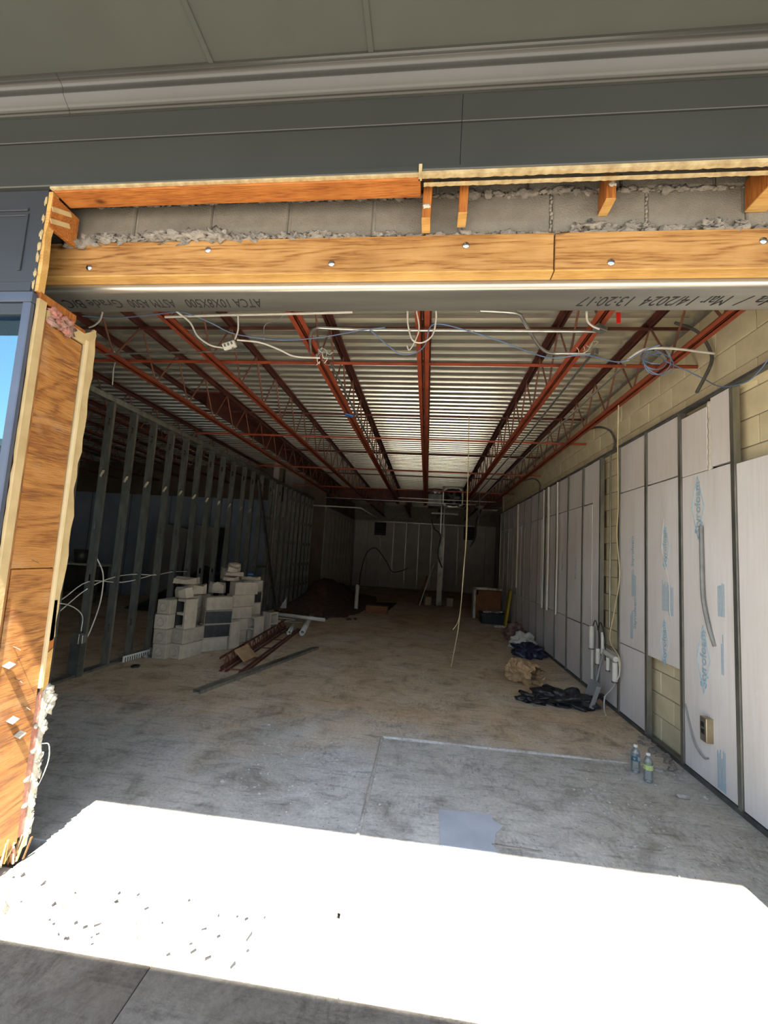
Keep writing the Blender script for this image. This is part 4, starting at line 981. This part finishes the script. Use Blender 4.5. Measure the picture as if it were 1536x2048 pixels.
# ================================================================= FLOOR OBJECTS
# hollow block mesh, long axis x, cores along z, centred, base at z=0
def hollow(black=False):
    L, Wd, H = .39, .19, .19; m = MB(); t = .032
    xs = [-L/2, -L/2+t, -t/2, t/2, L/2-t, L/2]; ys = [-Wd/2, -Wd/2+t, Wd/2-t, Wd/2]
    m.box(xs[0], xs[5], ys[0], ys[1], 0, H, 1 if black else 0); m.box(xs[0], xs[5], ys[2], ys[3], 0, H)
    for a, b in ((0, 1), (2, 3), (4, 5)): m.box(xs[a], xs[b], ys[1], ys[2], 0, H)
    return m.mesh('concrete_block', ['block_pile', 'black_tar'], Vector(), 0)
def solid_end(black=False):
    m = MB().box(-.195, .195, -.095, .095, 0, .19)
    # shallow oval core mark on both ends
    for sx in (-1, 1):
        m.tube([(sx*.1955, -.05+.05*math.cos(a)+.05, .095+.055*math.sin(a)) for a in [k*2*math.pi/14 for k in range(15)]], .005, 4)
    if black:
        m.box(-.196, .196, -.0965, -.095, .001, .189, 1)
    return m.mesh('concrete_block', ['block_pile', 'black_tar'], Vector(), .009)
bw = M['block_pile'].node_tree; _oi = bw.nodes.new('ShaderNodeObjectInfo'); _b = bw.nodes['Principled BSDF']
_src = _b.inputs['Base Color'].links[0].from_socket
_rc = ramp(bw.nodes, bw.links, _oi.outputs['Random'], [(0, (.72, .70, .68, 1)), (1, (1.08, 1.05, 1.0, 1))])
bw.links.new(mixc(bw.nodes, bw.links, 1.0, _src, _rc, 'MULTIPLY'), _b.inputs['Base Color'])
hb, hbk, sb, sbk = hollow(), hollow(True), solid_end(), solid_end(True)
HALF = math.pi/2
def blk(me, x, y, z, rot, lb):
    o = inst('concrete_block', me, (x+rq.uniform(-.012, .012), y+rq.uniform(-.012, .012), z), None, rot); tag(o, lb, 'block', 'blocks of the pile by the partition'); return o
rq = random.Random(17)
names4 = ('bottom', 'second', 'third', 'top')
for k in range(4):
    blk(sb, -3.43+rq.uniform(-.006, .006), 5.50, k*.1915, (0, 0, HALF+rq.uniform(-.04, .04)), '%s block of the front left column, its end face marked with a core outline' % names4[k] if k else 'bottom block of the front left column of the pile, plain end face')
for k in range(2):
    blk(sb, -3.20+.0*k, 5.56+.03*k, k*.1915, (0, 0, HALF-.25+rq.uniform(-.05, .05)), '%s block of the front right column of the pile, rough chipped end' % names4[k])
blk(hbk, -3.19, 5.60, .384+.195, (math.pi/2, HALF, HALF*.0-.35), 'black-sided hollow block standing on the front right column, cores facing the street')
for k in range(4):
    blk((sb, sbk, sbk, sb)[k], -3.04, 5.98+.02*k, k*.1915, (0, 0, -HALF*.0+.75+rq.uniform(-.05, .05)), ('plain bottom block behind the front right column', 'black-faced block, lower of the two black ones', 'black-faced block, upper of the two black ones', 'pale block on top of the two black-faced blocks')[k])
for k in range(5):
    blk(sb if k < 4 else hb, -3.02+.03*k, 6.55, k*.1915, (0, 0, .9+rq.uniform(-.06, .06)), ('bottom', 'second', 'third', 'fourth', 'notched top')[k]+' block of the taller column at the back right of the pile')
for k in range(5):
    blk((sb, sb, sb, sbk, sb)[k], -2.98, 6.98, k*.1915, (0, 0, 1.0), ('bottom', 'second', 'third', 'dark fourth', 'top')[k]+' block of the rearmost column of the pile')
for k in range(3):
    blk(sb, -3.42, 6.0, k*.1915, (0, 0, HALF+rq.uniform(-.05, .05)), ('bottom', 'second', 'third')[k]+' block behind the front left column, half hidden')
blk(hb, -3.40, 6.05, .5765, (0, 0, 1.3), 'tilt-free hollow block on the hidden column behind the front left one')
# upright blocks to the right
for i, (x, y, a) in enumerate(((-2.86, 6.32, -.35), (-2.72, 6.92, -.45), (-2.80, 7.42, 1.1))):
    o = inst('concrete_block', hb, (x, y, .195), None, (math.pi/2, HALF, a)); tag(o, ('hollow block standing upright on the floor, nearest, both cores showing', 'second upright hollow block, behind the nearest one', 'third upright block, turned so its side shows')[i], 'block', 'upright blocks beside the pile')
# broken pieces on top
def shard(x, y, z, L, w, h, rz, seed, lb, rx=0):
    m = MB(); q = random.Random(seed); n = 8
    top = []; bot = []
    for k in range(n):
        a = 2*math.pi*k/n; e = q.uniform(.75, 1.1)
        top.append(Vector((L/2*math.cos(a)*e, w/2*math.sin(a)*e, h*q.uniform(.6, 1.1)))); bot.append(Vector((L/2*math.cos(a)*e*1.05, w/2*math.sin(a)*e*1.05, 0)))
    c = Vector((0, 0, h*.55)); vs = bot+top+[c]
    fs = [tuple(reversed(range(n)))]+[(k, (k+1) % n, (k+1) % n+n, k+n) for k in range(n)]+[(k+n, (k+1) % n+n, 2*n) for k in range(n)]
    m.add(vs, fs); me = m.mesh('broken_block', 'block_pile', Vector(), .003)
    o = inst('broken_block', me, (x, y, z), None, (rx, .0, rz)); tag(o, lb, 'block fragment', 'broken block pieces on the pile')
shard(-3.32, 5.62, .97, .42, .2, .09, .35, 1, 'long jagged block fragment lying highest on the front of the pile', .05)
shard(-3.30, 5.58, .80, .30, .2, .13, -.3, 2, 'tilted curved fragment wedged over the upright black-sided block', .3)
shard(-3.35, 5.95, .80, .34, .24, .16, .2, 3, 'fragment supporting the long jagged one')
shard(-3.10, 6.55, .97, .28, .18, .07, .8, 4, 'thin fragment at the bottom of the broken heap', .1)
shard(-3.06, 6.52, 1.04, .30, .16, .07, .2, 5, 'thin fragment in the middle of the broken heap', -.15)
shard(-3.12, 6.6, 1.11, .26, .18, .08, 1.2, 6, 'curved fragment upper in the broken heap', .25)
shard(-3.16, 6.7, 1.18, .30, .16, .07, -.4, 7, 'crossed fragment on top of the broken heap', .2)
shard(-2.98, 7.0, .96, .40, .22, .06, .1, 8, 'flat slab fragment capping the rearmost column')
shard(-3.3, 6.8, .97, .26, .24, .22, .1, 9, 'rounded lump of block at the back of the heap')
shard(-3.42, 6.0, .77, .25, .18, .1, .6, 10, 'small fragment left behind the long jagged one')
shard(-3.28, 6.45, .77, .26, .2, .18, .4, 11, 'chunky fragment between the long jagged one and the heap')
o = MB().blob((-3.0, 7.0, 1.05), .035, 3, .3, 2, (1.5, 1, .6)).build('blue_rag', 'blue_tape'); tag(o, 'small blue scrap lying on the rearmost block column', 'scrap')
# puck, comb strip, rubble by the stud base
o = MB().lathe([(.001, 0), (.05, 0), (.052, .012), (.045, .02), (.03, .016), (.001, .016)], (-3.45, 4.92, .001), 20).build('black_cap', 'black'); tag(o, 'flat black round cap lying on the floor by the partition', 'cap')
t = thing('vent_strip', (-3.88, 5.2, 0), 'cream slotted plastic strip standing at the foot of the partition', 'strip')
MB().obox((-3.66, 5.22, .045), (.008, .44, .075), (0, 0, -.12)).build('strip', 'white', t, .001)
for k in range(11): MB().obox((-3.654+.0037*(k-5)*1.2, 5.22+(k-5)*.036, .035), (.004, .010, .05), (0, 0, -.12)).build('slot', 'dark', t)
m = MB(); q = random.Random(3)
for k in range(14): m.blob((-3.7+q.uniform(-.08, .12), 5.5+q.uniform(-.25, .35), .02), q.uniform(.03, .06), k, .6, 2, (1, 1, .7))
o = m.build('rubble', 'gravel'); tag(o, 'grey rubble heaped at the partition base left of the block pile', 'rubble', None, 'stuff')
# metal stud lying on floor
a = Vector((-2.28, 4.25, .0)); b = Vector((-1.64, 6.58, 0)); d = (b-a).normalized(); sdv = Vector((d.y, -d.x, 0))
m = MB()
m.bar(a+Vector((0, 0, .037)), b+Vector((0, 0, .037)), .092, .002); m.bar(a+sdv*.045+Vector((0, 0, .02)), b+sdv*.045+Vector((0, 0, .02)), .002, .036); m.bar(a-sdv*.045+Vector((0, 0, .02)), b-sdv*.045+Vector((0, 0, .02)), .002, .036)
o = m.build('metal_stud', 'galv'); tag(o, 'dark galvanised stud lying diagonally on the floor in front of the block pile', 'stud')
# scrap joist with plywood scrap
t = thing('joist_offcut', (-2.45, 6.3, 0), 'rusty red offcut of bar joist lying on the floor beside the loose stud', 'joist offcut')
A = Vector((-2.42, 5.02, 0)); B = Vector((-2.62, 8.0, 0)); d = (B-A).normalized(); s_ = Vector((d.y, -d.x, 0))
for off, z in ((-.0, .012), (.07, .012), (.24, .012), (.30, .012)):
    MB().bar(A+s_*off+Vector((0, 0, z)), B+s_*off+Vector((0, 0, z)), .03, .016).build('chord', 'primer_dark', t)
for off, z in ((-.0, .05), (-.02, .16)):
    MB().bar(A+s_*off+Vector((0, 0, z)), B+s_*off+Vector((0, 0, z)), .006, .030).build('chord', 'primer_dark', t)
for k in range(14):
    p = A+d*(.1+k*.2); MB().tube([p+Vector((0, 0, .03)), p+d*.1+s_*-.01+Vector((0, 0, .16)), p+d*.2+Vector((0, 0, .03))], .010, 6).build('web_rod', 'primer_web', t)
    if k % 3 == 0: MB().tube([p+Vector((0, 0, .014)), p+s_*.30+Vector((0, 0, .014))], .009, 6).build('tie_rod', 'primer_web', t)
o = MB().obox(A+d*.45+s_*.14+Vector((0, 0, .13)), (.20, .34, .02), (0, .75, -.06)).build('plywood_scrap', 'kraft', None, .002); tag(o, 'small tan plywood scrap leaning on the near end of the joist offcut', 'plywood scrap')
# pvc
def pvc(a, b, ro, lb):
    t = MB().pipe(a, b, ro, ro*.72, 18).build('plastic_pipe', 'white'); tag(t, lb, 'pipe', 'white pipes on the floor')
pvc((-2.36, 7.40, .045), (-2.52, 8.15, .045), .040, 'thinner open-ended white pipe on the floor pointing at the street, left of the pair')
pvc((-2.13, 7.42, .055), (-2.50, 9.35, .055), .052, 'thicker open-ended white pipe on the floor pointing at the street, right of the pair')
pvc((-3.45, 8.82, .14), (-1.98, 8.45, .14), .036, 'white pipe lying across the other two pipes')
q = random.Random(23)
for k in range(12):
    p = Vector((-3.15+q.uniform(-.35, .5), 8.3+q.uniform(-.35, .4), .012+.012*k)); L = q.uniform(.15, .45)
    o = MB().obox(p, (L, q.uniform(.03, .08), .008), (q.uniform(-.1, .1), q.uniform(-.08, .08), q.uniform(-.9, .9))).build('plastic_scrap', 'white'); tag(o, 'white broken plastic sliver in the heap beside the floor pipes', 'scrap', 'white slivers by the floor pipes')
o = MB().prism([(0, 0), (.16, 0), (.15, .26), (.06, .12)], 1, 0, .02).build('plastic_scrap', 'white'); o.location = (-3.35, 9.9, .1); tag(o, 'pointed white scrap standing by the dirt mound', 'scrap')
# dirt mound
vs = []; fs = []; nx, ny = 60, 70
for j in range(ny+1):
    for i in range(nx+1):
        x = -3.33+2.1*i/nx; y = 9.4+6.2*j/ny
        u = (x+2.95)/.85; v = (y-12.6)/2.6
        r2 = u*u+v*v
        h = .62*math.exp(-r2*1.5)+.10*max(0, 1-abs(u))*math.exp(-((y-10.2)/.7)**2)
        h *= 1+.35*mnoise.noise(Vector((x*2.2, y*2.2, 4)))
        h += .05*mnoise.noise(Vector((x*7, y*7, 1)))*min(1, h*8)
        e = min(1, 8*min(i/nx+.12, 1-i/nx), 8*min(j/ny, 1-j/ny))
        vs.append((x, y, h*e-.008))
for j in range(ny):
    for i in range(nx):
        a = j*(nx+1)+i; fs.append((a, a+1, a+nx+2, a+nx+1))
o = MB().add(vs, fs, 0, True).build('dirt_mound', 'dirt', fix=False); tag(o, 'mound of dark red-brown earth at the far left of the room', 'dirt pile', None, 'stuff')
m = MB(); q = random.Random(6)
for k in range(60): m.blob((min(-1.5, max(-3.5, -2.6+q.gauss(0, .5))), min(9.95, 9.68+q.gauss(0, .14)), .02), q.uniform(.02, .07), k, .6, 1, (1, 1, .7), smooth=False)
o = m.build('dirt_clods', 'dirt'); tag(o, 'loose earth clods scattered in front of the mound', 'clods', None, 'stuff')
t = thing('pipe_stub', (-1.82, 11.35, 0), 'white capped pipe stub standing upright from the floor', 'pipe'); MB().tube([(-1.82, 11.35, 0), (-1.82, 11.35, .58)], .05, 16).build('pipe', 'white', t); MB().tube([(-1.82, 11.35, .56), (-1.82, 11.35, .62), (-1.82, 11.35, .66)], [.058, .055, .02], 16).build('cap', 'white', t)
o = MB().box(-1.48, -.92, 10.75, 10.95, 0, .20).build('wood_block', 'card', None, .01); tag(o, 'reddish brown timber block on the floor beside the capped pipe stub', 'block')
o = MB().prism([(-1.75, 11.2), (-.95, 11.6), (-.85, 13.5), (-1.7, 13.2)], 2, .0, .003).build('floor_hole', 'dark'); tag(o, 'dark open patch in the floor behind the pipe stub', 'floor patch')

# right side floor clutter
t = thing('cardboard_box', (1.62, 11.5, 0), 'open brown box with a pale frame behind the black tote', 'box')
box('box', 'card', t, 1.40, 2.0, 11.4, 11.8, .0, .72, .01); box('frame', 'white_paint', t, 1.28, 1.34, 11.35, 11.75, 0, .78); box('frame', 'white_paint', t, 1.28, 2.0, 11.35, 11.40, .74, .80); box('side', 'old_wood', t, 1.34, 1.42, 11.38, 11.8, .05, .6)
t = thing('tote_bin', (1.65, 10.7, 0), 'black plastic tote in front of the brown box', 'tote')
m = MB(); m.prism([(1.36, .24), (1.40, .0), (1.92, .0), (1.96, .24), (1.94, .24), (1.90, .02), (1.42, .02), (1.38, .24)], 1, 10.5, 10.9); m.box(1.38, 1.94, 10.5, 10.52, .01, .24); m.box(1.38, 1.94, 10.88, 10.9, .01, .24); m.build('bin', 'black', t)
MB().box(1.35, 1.97, 10.48, 10.92, .23, .25).build('rim', 'black', t, .003)
for i in range(6):
    o = MB().obox((1.5+.07*i, 10.6+.05*(i % 3), .265+.01*(i % 2)), (.13, .05, .03), (0, .1, .6*i)).build('paper_scrap', 'white_paint'); tag(o, 'pale crumpled scrap lying on the black tote', 'scrap', 'scraps on the black tote')
for i in range(5):
    p = (1.66+.05*i, 10.05+.04*(i % 2), .0)
    o = MB().blob(Vector(p)+Vector((0, 0, .022)), .032, i, .5, 2, (1.2, 1, .7)).build('paper_scrap', 'white'); tag(o, 'small white scrap on the floor in front of the black tote', 'scrap', 'scraps before the black tote')
t = thing('yellow_panel', (2.0, 10.5, 0), 'bright yellow panel leaning upright against the right wall', 'panel')
MB().obox((1.97, 10.35, .42), (.05, .18, .84), (0, .12, .0)).build('panel', 'yellow', t, .004); MB().obox((1.985, 10.52, .41), (.05, .10, .82), (0, .12, 0)).build('edge', 'old_wood', t)
t = thing('white_box', (1.80, 9.25, 0), 'small white box standing in a dark tray before the blue bag', 'box')
MB().box(1.70, 1.90, 9.2, 9.26, 0.02, .15).build('box', 'white', t, .004); MB().box(1.66, 1.92, 9.16, 9.42, 0, .02).build('tray', 'black', t)
def bag(name, c, d, m, lb, cat, seed, amp=.45, fr=2.2, sub=4, group=None):
    b = MB().blob((0, 0, 0), 1, seed, amp, sub, (1, 1, 1), fr)
    q = random.Random(seed)
    for v in b.v:
        v.z = max(v.z, -.55)
        w = 1+.10*mnoise.noise(v*6+Vector((seed, 0, 0)))+.05*mnoise.noise(v*13)
        v.x *= d[0]*w; v.y *= d[1]*w; v.z = (v.z+.55)*d[2]*w
        v += Vector(c)
    o = b.build(name, m); tag(o, lb, cat, group); return o
bag('plastic_bag', (1.76, 7.35, 0), (.23, .27, .13), 'blue_bag', 'dark blue plastic bag slumped on the floor against the right wall', 'bag', 5)
bag('grey_sack', (1.80, 7.95, 0), (.2, .22, .15), 'white_paint', 'pale grey sack lying behind the blue bag', 'sack', 9)
bag('brown_sack', (1.80, 8.62, 0), (.2, .22, .19), 'brown_sack', 'brown mottled sack behind the pale grey one', 'sack', 12)
bag('trash_bag', (1.62, 5.02, 0), (.26, .16, .085), 'black_bag', 'flattened black trash bag on the floor at the right', 'bag', 15, .7, 2.5)
bag('trash_bag', (1.27, 5.04, 0), (.15, .12, .05), 'black_bag', 'thin trailing end of black plastic left of the trash bag', 'bag', 19, .7, 2.5)
# kraft bag: crumpled shell with open mouth
m = MB(); nu, nv = 40, 16; vs = []; fs = []
for j in range(nv+1):
    for i in range(nu):
        a = 2*math.pi*i/nu; t_ = j/nv
        rr = .17*(1-.2*t_)*(1+.34*mnoise.noise(Vector((math.cos(a)*2, math.sin(a)*2, t_*3)))+.26*mnoise.noise(Vector((math.cos(a)*5, math.sin(a)*5, t_*8))))
        vs.append((-.19+.38*t_+.03*mnoise.noise(Vector((a*3, t_*5, 1))), math.cos(a)*rr*1.05, .13+max(-.128, math.sin(a)*rr*.85)))
for j in range(nv):
    for i in range(nu): fs.append((j*nu+i, j*nu+(i+1) % nu, (j+1)*nu+(i+1) % nu, (j+1)*nu+i))
fs.append(tuple(range(nu)))
me = m.add(vs, fs, 0, False).mesh('paper_bag', 'kraft', Vector(), 0, False)
o = inst('paper_bag', me, (1.34, 5.72, 0.0), None, (0, 0, -.9)); o.modifiers.new('thickness', 'SOLIDIFY').thickness = .004
tag(o, 'crumpled brown paper bag lying open on the floor', 'paper bag')
# dust pan leaning
t = thing('dustpan', (1.86, 4.98, 0), 'clear grey dustpan leaning on the wall base over the black bag', 'dustpan')
m = MB(); m.obox((1.88, 4.98, .16), (.006, .20, .26), (0, .35, .2)); m.obox((1.87, 5.08, .14), (.05, .006, .24), (0, .35, .2)); m.obox((1.87, 4.88, .14), (.05, .006, .24), (0, .35, .2)); m.build('pan', 'grey_cable', t)
MB().tube([(1.93, 5.0, .28), (2.03, 5.06, .62)], .012, 8).build('handle', 'grey_cable', t)
# water bottles
def bottle(x, y, lbm, lb):
    t = thing('water_bottle', (x, y, 0), lb, 'bottle')
    prof = [(.001, .004), (.024, .0), (.031, .006), (.032, .02), (.0295, .03), (.032, .04), (.0295, .05), (.032, .06), (.0295, .07), (.032, .08), (.0315, .085), (.0315, .125), (.0325, .13), (.031, .145), (.024, .162), (.015, .176), (.0125, .18), (.0125, .188)]
    MB().lathe(prof, (x, y, .001), 24).build('body', 'bottle', t, fix=False)
    MB().lathe([(.0322, .088), (.0322, .123)], (x, y, .001), 24).build('label', lbm, t, fix=False)
    MB().lathe([(.0145, .184), (.0145, .199), (.013, .201), (.001, .201)], (x, y, .001), 20).build('cap', 'white', t, fix=False)
bottle(1.665, 3.56, 'teal_label', 'clear water bottle with a dark label, the left and farther of two')
bottle(1.692, 3.43, 'green_label', 'clear water bottle with a green-yellow label, the right and nearer of two')
# pebbles and rubble
def pebbles(lst, mname, lb, name='gravel'):
    m = MB()
    for k, (x, y, r) in enumerate(lst): m.blob((x, y, r*.3), r, k*1.3, .4, 1, (1.1, .9, .6), smooth=False)
    o = m.build(name, mname); tag(o, lb, 'gravel', None, 'stuff')
q = random.Random(41)
pebbles([(q.gauss(-.75, .28), q.gauss(3.05, .3), abs(q.gauss(.004, .003))+.002) for _ in range(220)], 'gravel', 'fine gravel scattered on the slab left of the saw joint')
pebbles([(q.uniform(1.0, 2.05), q.uniform(2.4, 3.6), abs(q.gauss(.004, .004))+.002) for _ in range(160)], 'gravel', 'grit and chips along the right wall near the bottles')
pebbles([(q.uniform(-1.8, 1.6), q.uniform(2.6, 7.5), abs(q.gauss(.003, .003))+.002) for _ in range(160)], 'gravel', 'sparse grit spread over the middle of the floor')
pebbles([(2.03+q.uniform(-.06, .05), 3.75+q.uniform(-.1, .55), q.uniform(.012, .035)) for _ in range(34)], 'mortar', 'broken mortar rubble at the foot of the bare blocks behind the bottles', 'rubble')
for i, (x, y, r, lb) in enumerate(((1.83, 3.25, .03, 'flat pale stone chip on the floor right of the bottles'), (1.86, 3.6, .022, 'round pale stone beside the wall behind the bottles'), (-1.25, 2.78, .016, 'lone pebble on the left part of the floor near the sunlit edge'), (-1.3, 3.7, .014, 'pebble on the left floor, farther than the lone one'))):
    o = MB().blob((x, y, r*.35), r, i+50, .35, 2, (1.3, .9, .55), smooth=False).build('stone', 'gravel'); tag(o, lb, 'stone')

# neighbouring room objects
t = thing('leaning_door', (-6.6, 10.4, 0), 'grey door panel leaning on the blue wall, the more tilted of two', 'door panel'); MB().obox((-6.9, 10.62, .98), (.92, .05, 2.0), (.16, .18, 0)).build('panel', 'door', t, .004)
t = thing('leaning_door', (-5.9, 10.4, 0), 'pale door panel with black edge leaning right of the tilted one', 'door panel'); MB().obox((-5.95, 10.66, 1.0), (.90, .05, 2.0), (.12, .1, 0)).build('panel', 'door', t, .004); MB().obox((-5.45, 10.6, 1.0), (.12, .06, 1.95), (.12, .1, 0)).build('edge', 'black', t)
t = thing('work_table', (-8.2, 9.6, 0), 'low pale-topped work table behind the first studs', 'table'); box('top', 'white_paint', t, -9.2, -7.6, 9.2, 9.8, .84, .88)
for x in (-9.1, -7.7):
    for y in (9.25, 9.75): box('leg', 'galv_dark', t, x-.02, x+.02, y-.02, y+.02, 0, .84)
box('drawer_unit', 'dark', t, -9.0, -7.8, 9.3, 9.7, .2, .84)
t = thing('bucket', (-8.4, 9.5, .88), 'dark bucket standing on the work table', 'bucket'); MB().lathe([(.001, 0), (.13, 0), (.16, .32), (.15, .32), (.12, .02)], (-8.4, 9.5, .881), 20).build('body', 'galv_dark', t)
m = MB()
vs = []; fs = []
for j in range(31):
    for i in range(41):
        x = -6.9+3.0*i/40; y = 8.6+2.0*j/30; u = (x+5.2)/1.0; v = (y-9.7)/.7
        h = .95*math.exp(-(u*u+v*v)*1.1)*(1+.5*mnoise.noise(Vector((x*2, y*2, 8))))*min(1, 6*min(i/40, 1-i/40), 6*min(j/30, 1-j/30))
        vs.append((x, y, h-.01))
for j in range(30):
    for i in range(40): fs.append((j*41+i, j*41+i+1, j*41+i+42, j*41+i+41))
o = m.add(vs, fs, 0, True).build('debris_heap', 'black', fix=False); tag(o, 'black heap of debris in the next room behind the studs', 'debris', None, 'stuff')
# diagonal brace leaning at the stud wall
o = MB().bar((-3.66, 8.55, 2.95), (-3.55, 9.95, .02), .09, .035).build('leaning_stud', 'galv_dark'); tag(o, 'dark stud leaning diagonally against the partition', 'stud')
print('objects', len(bpy.data.objects))
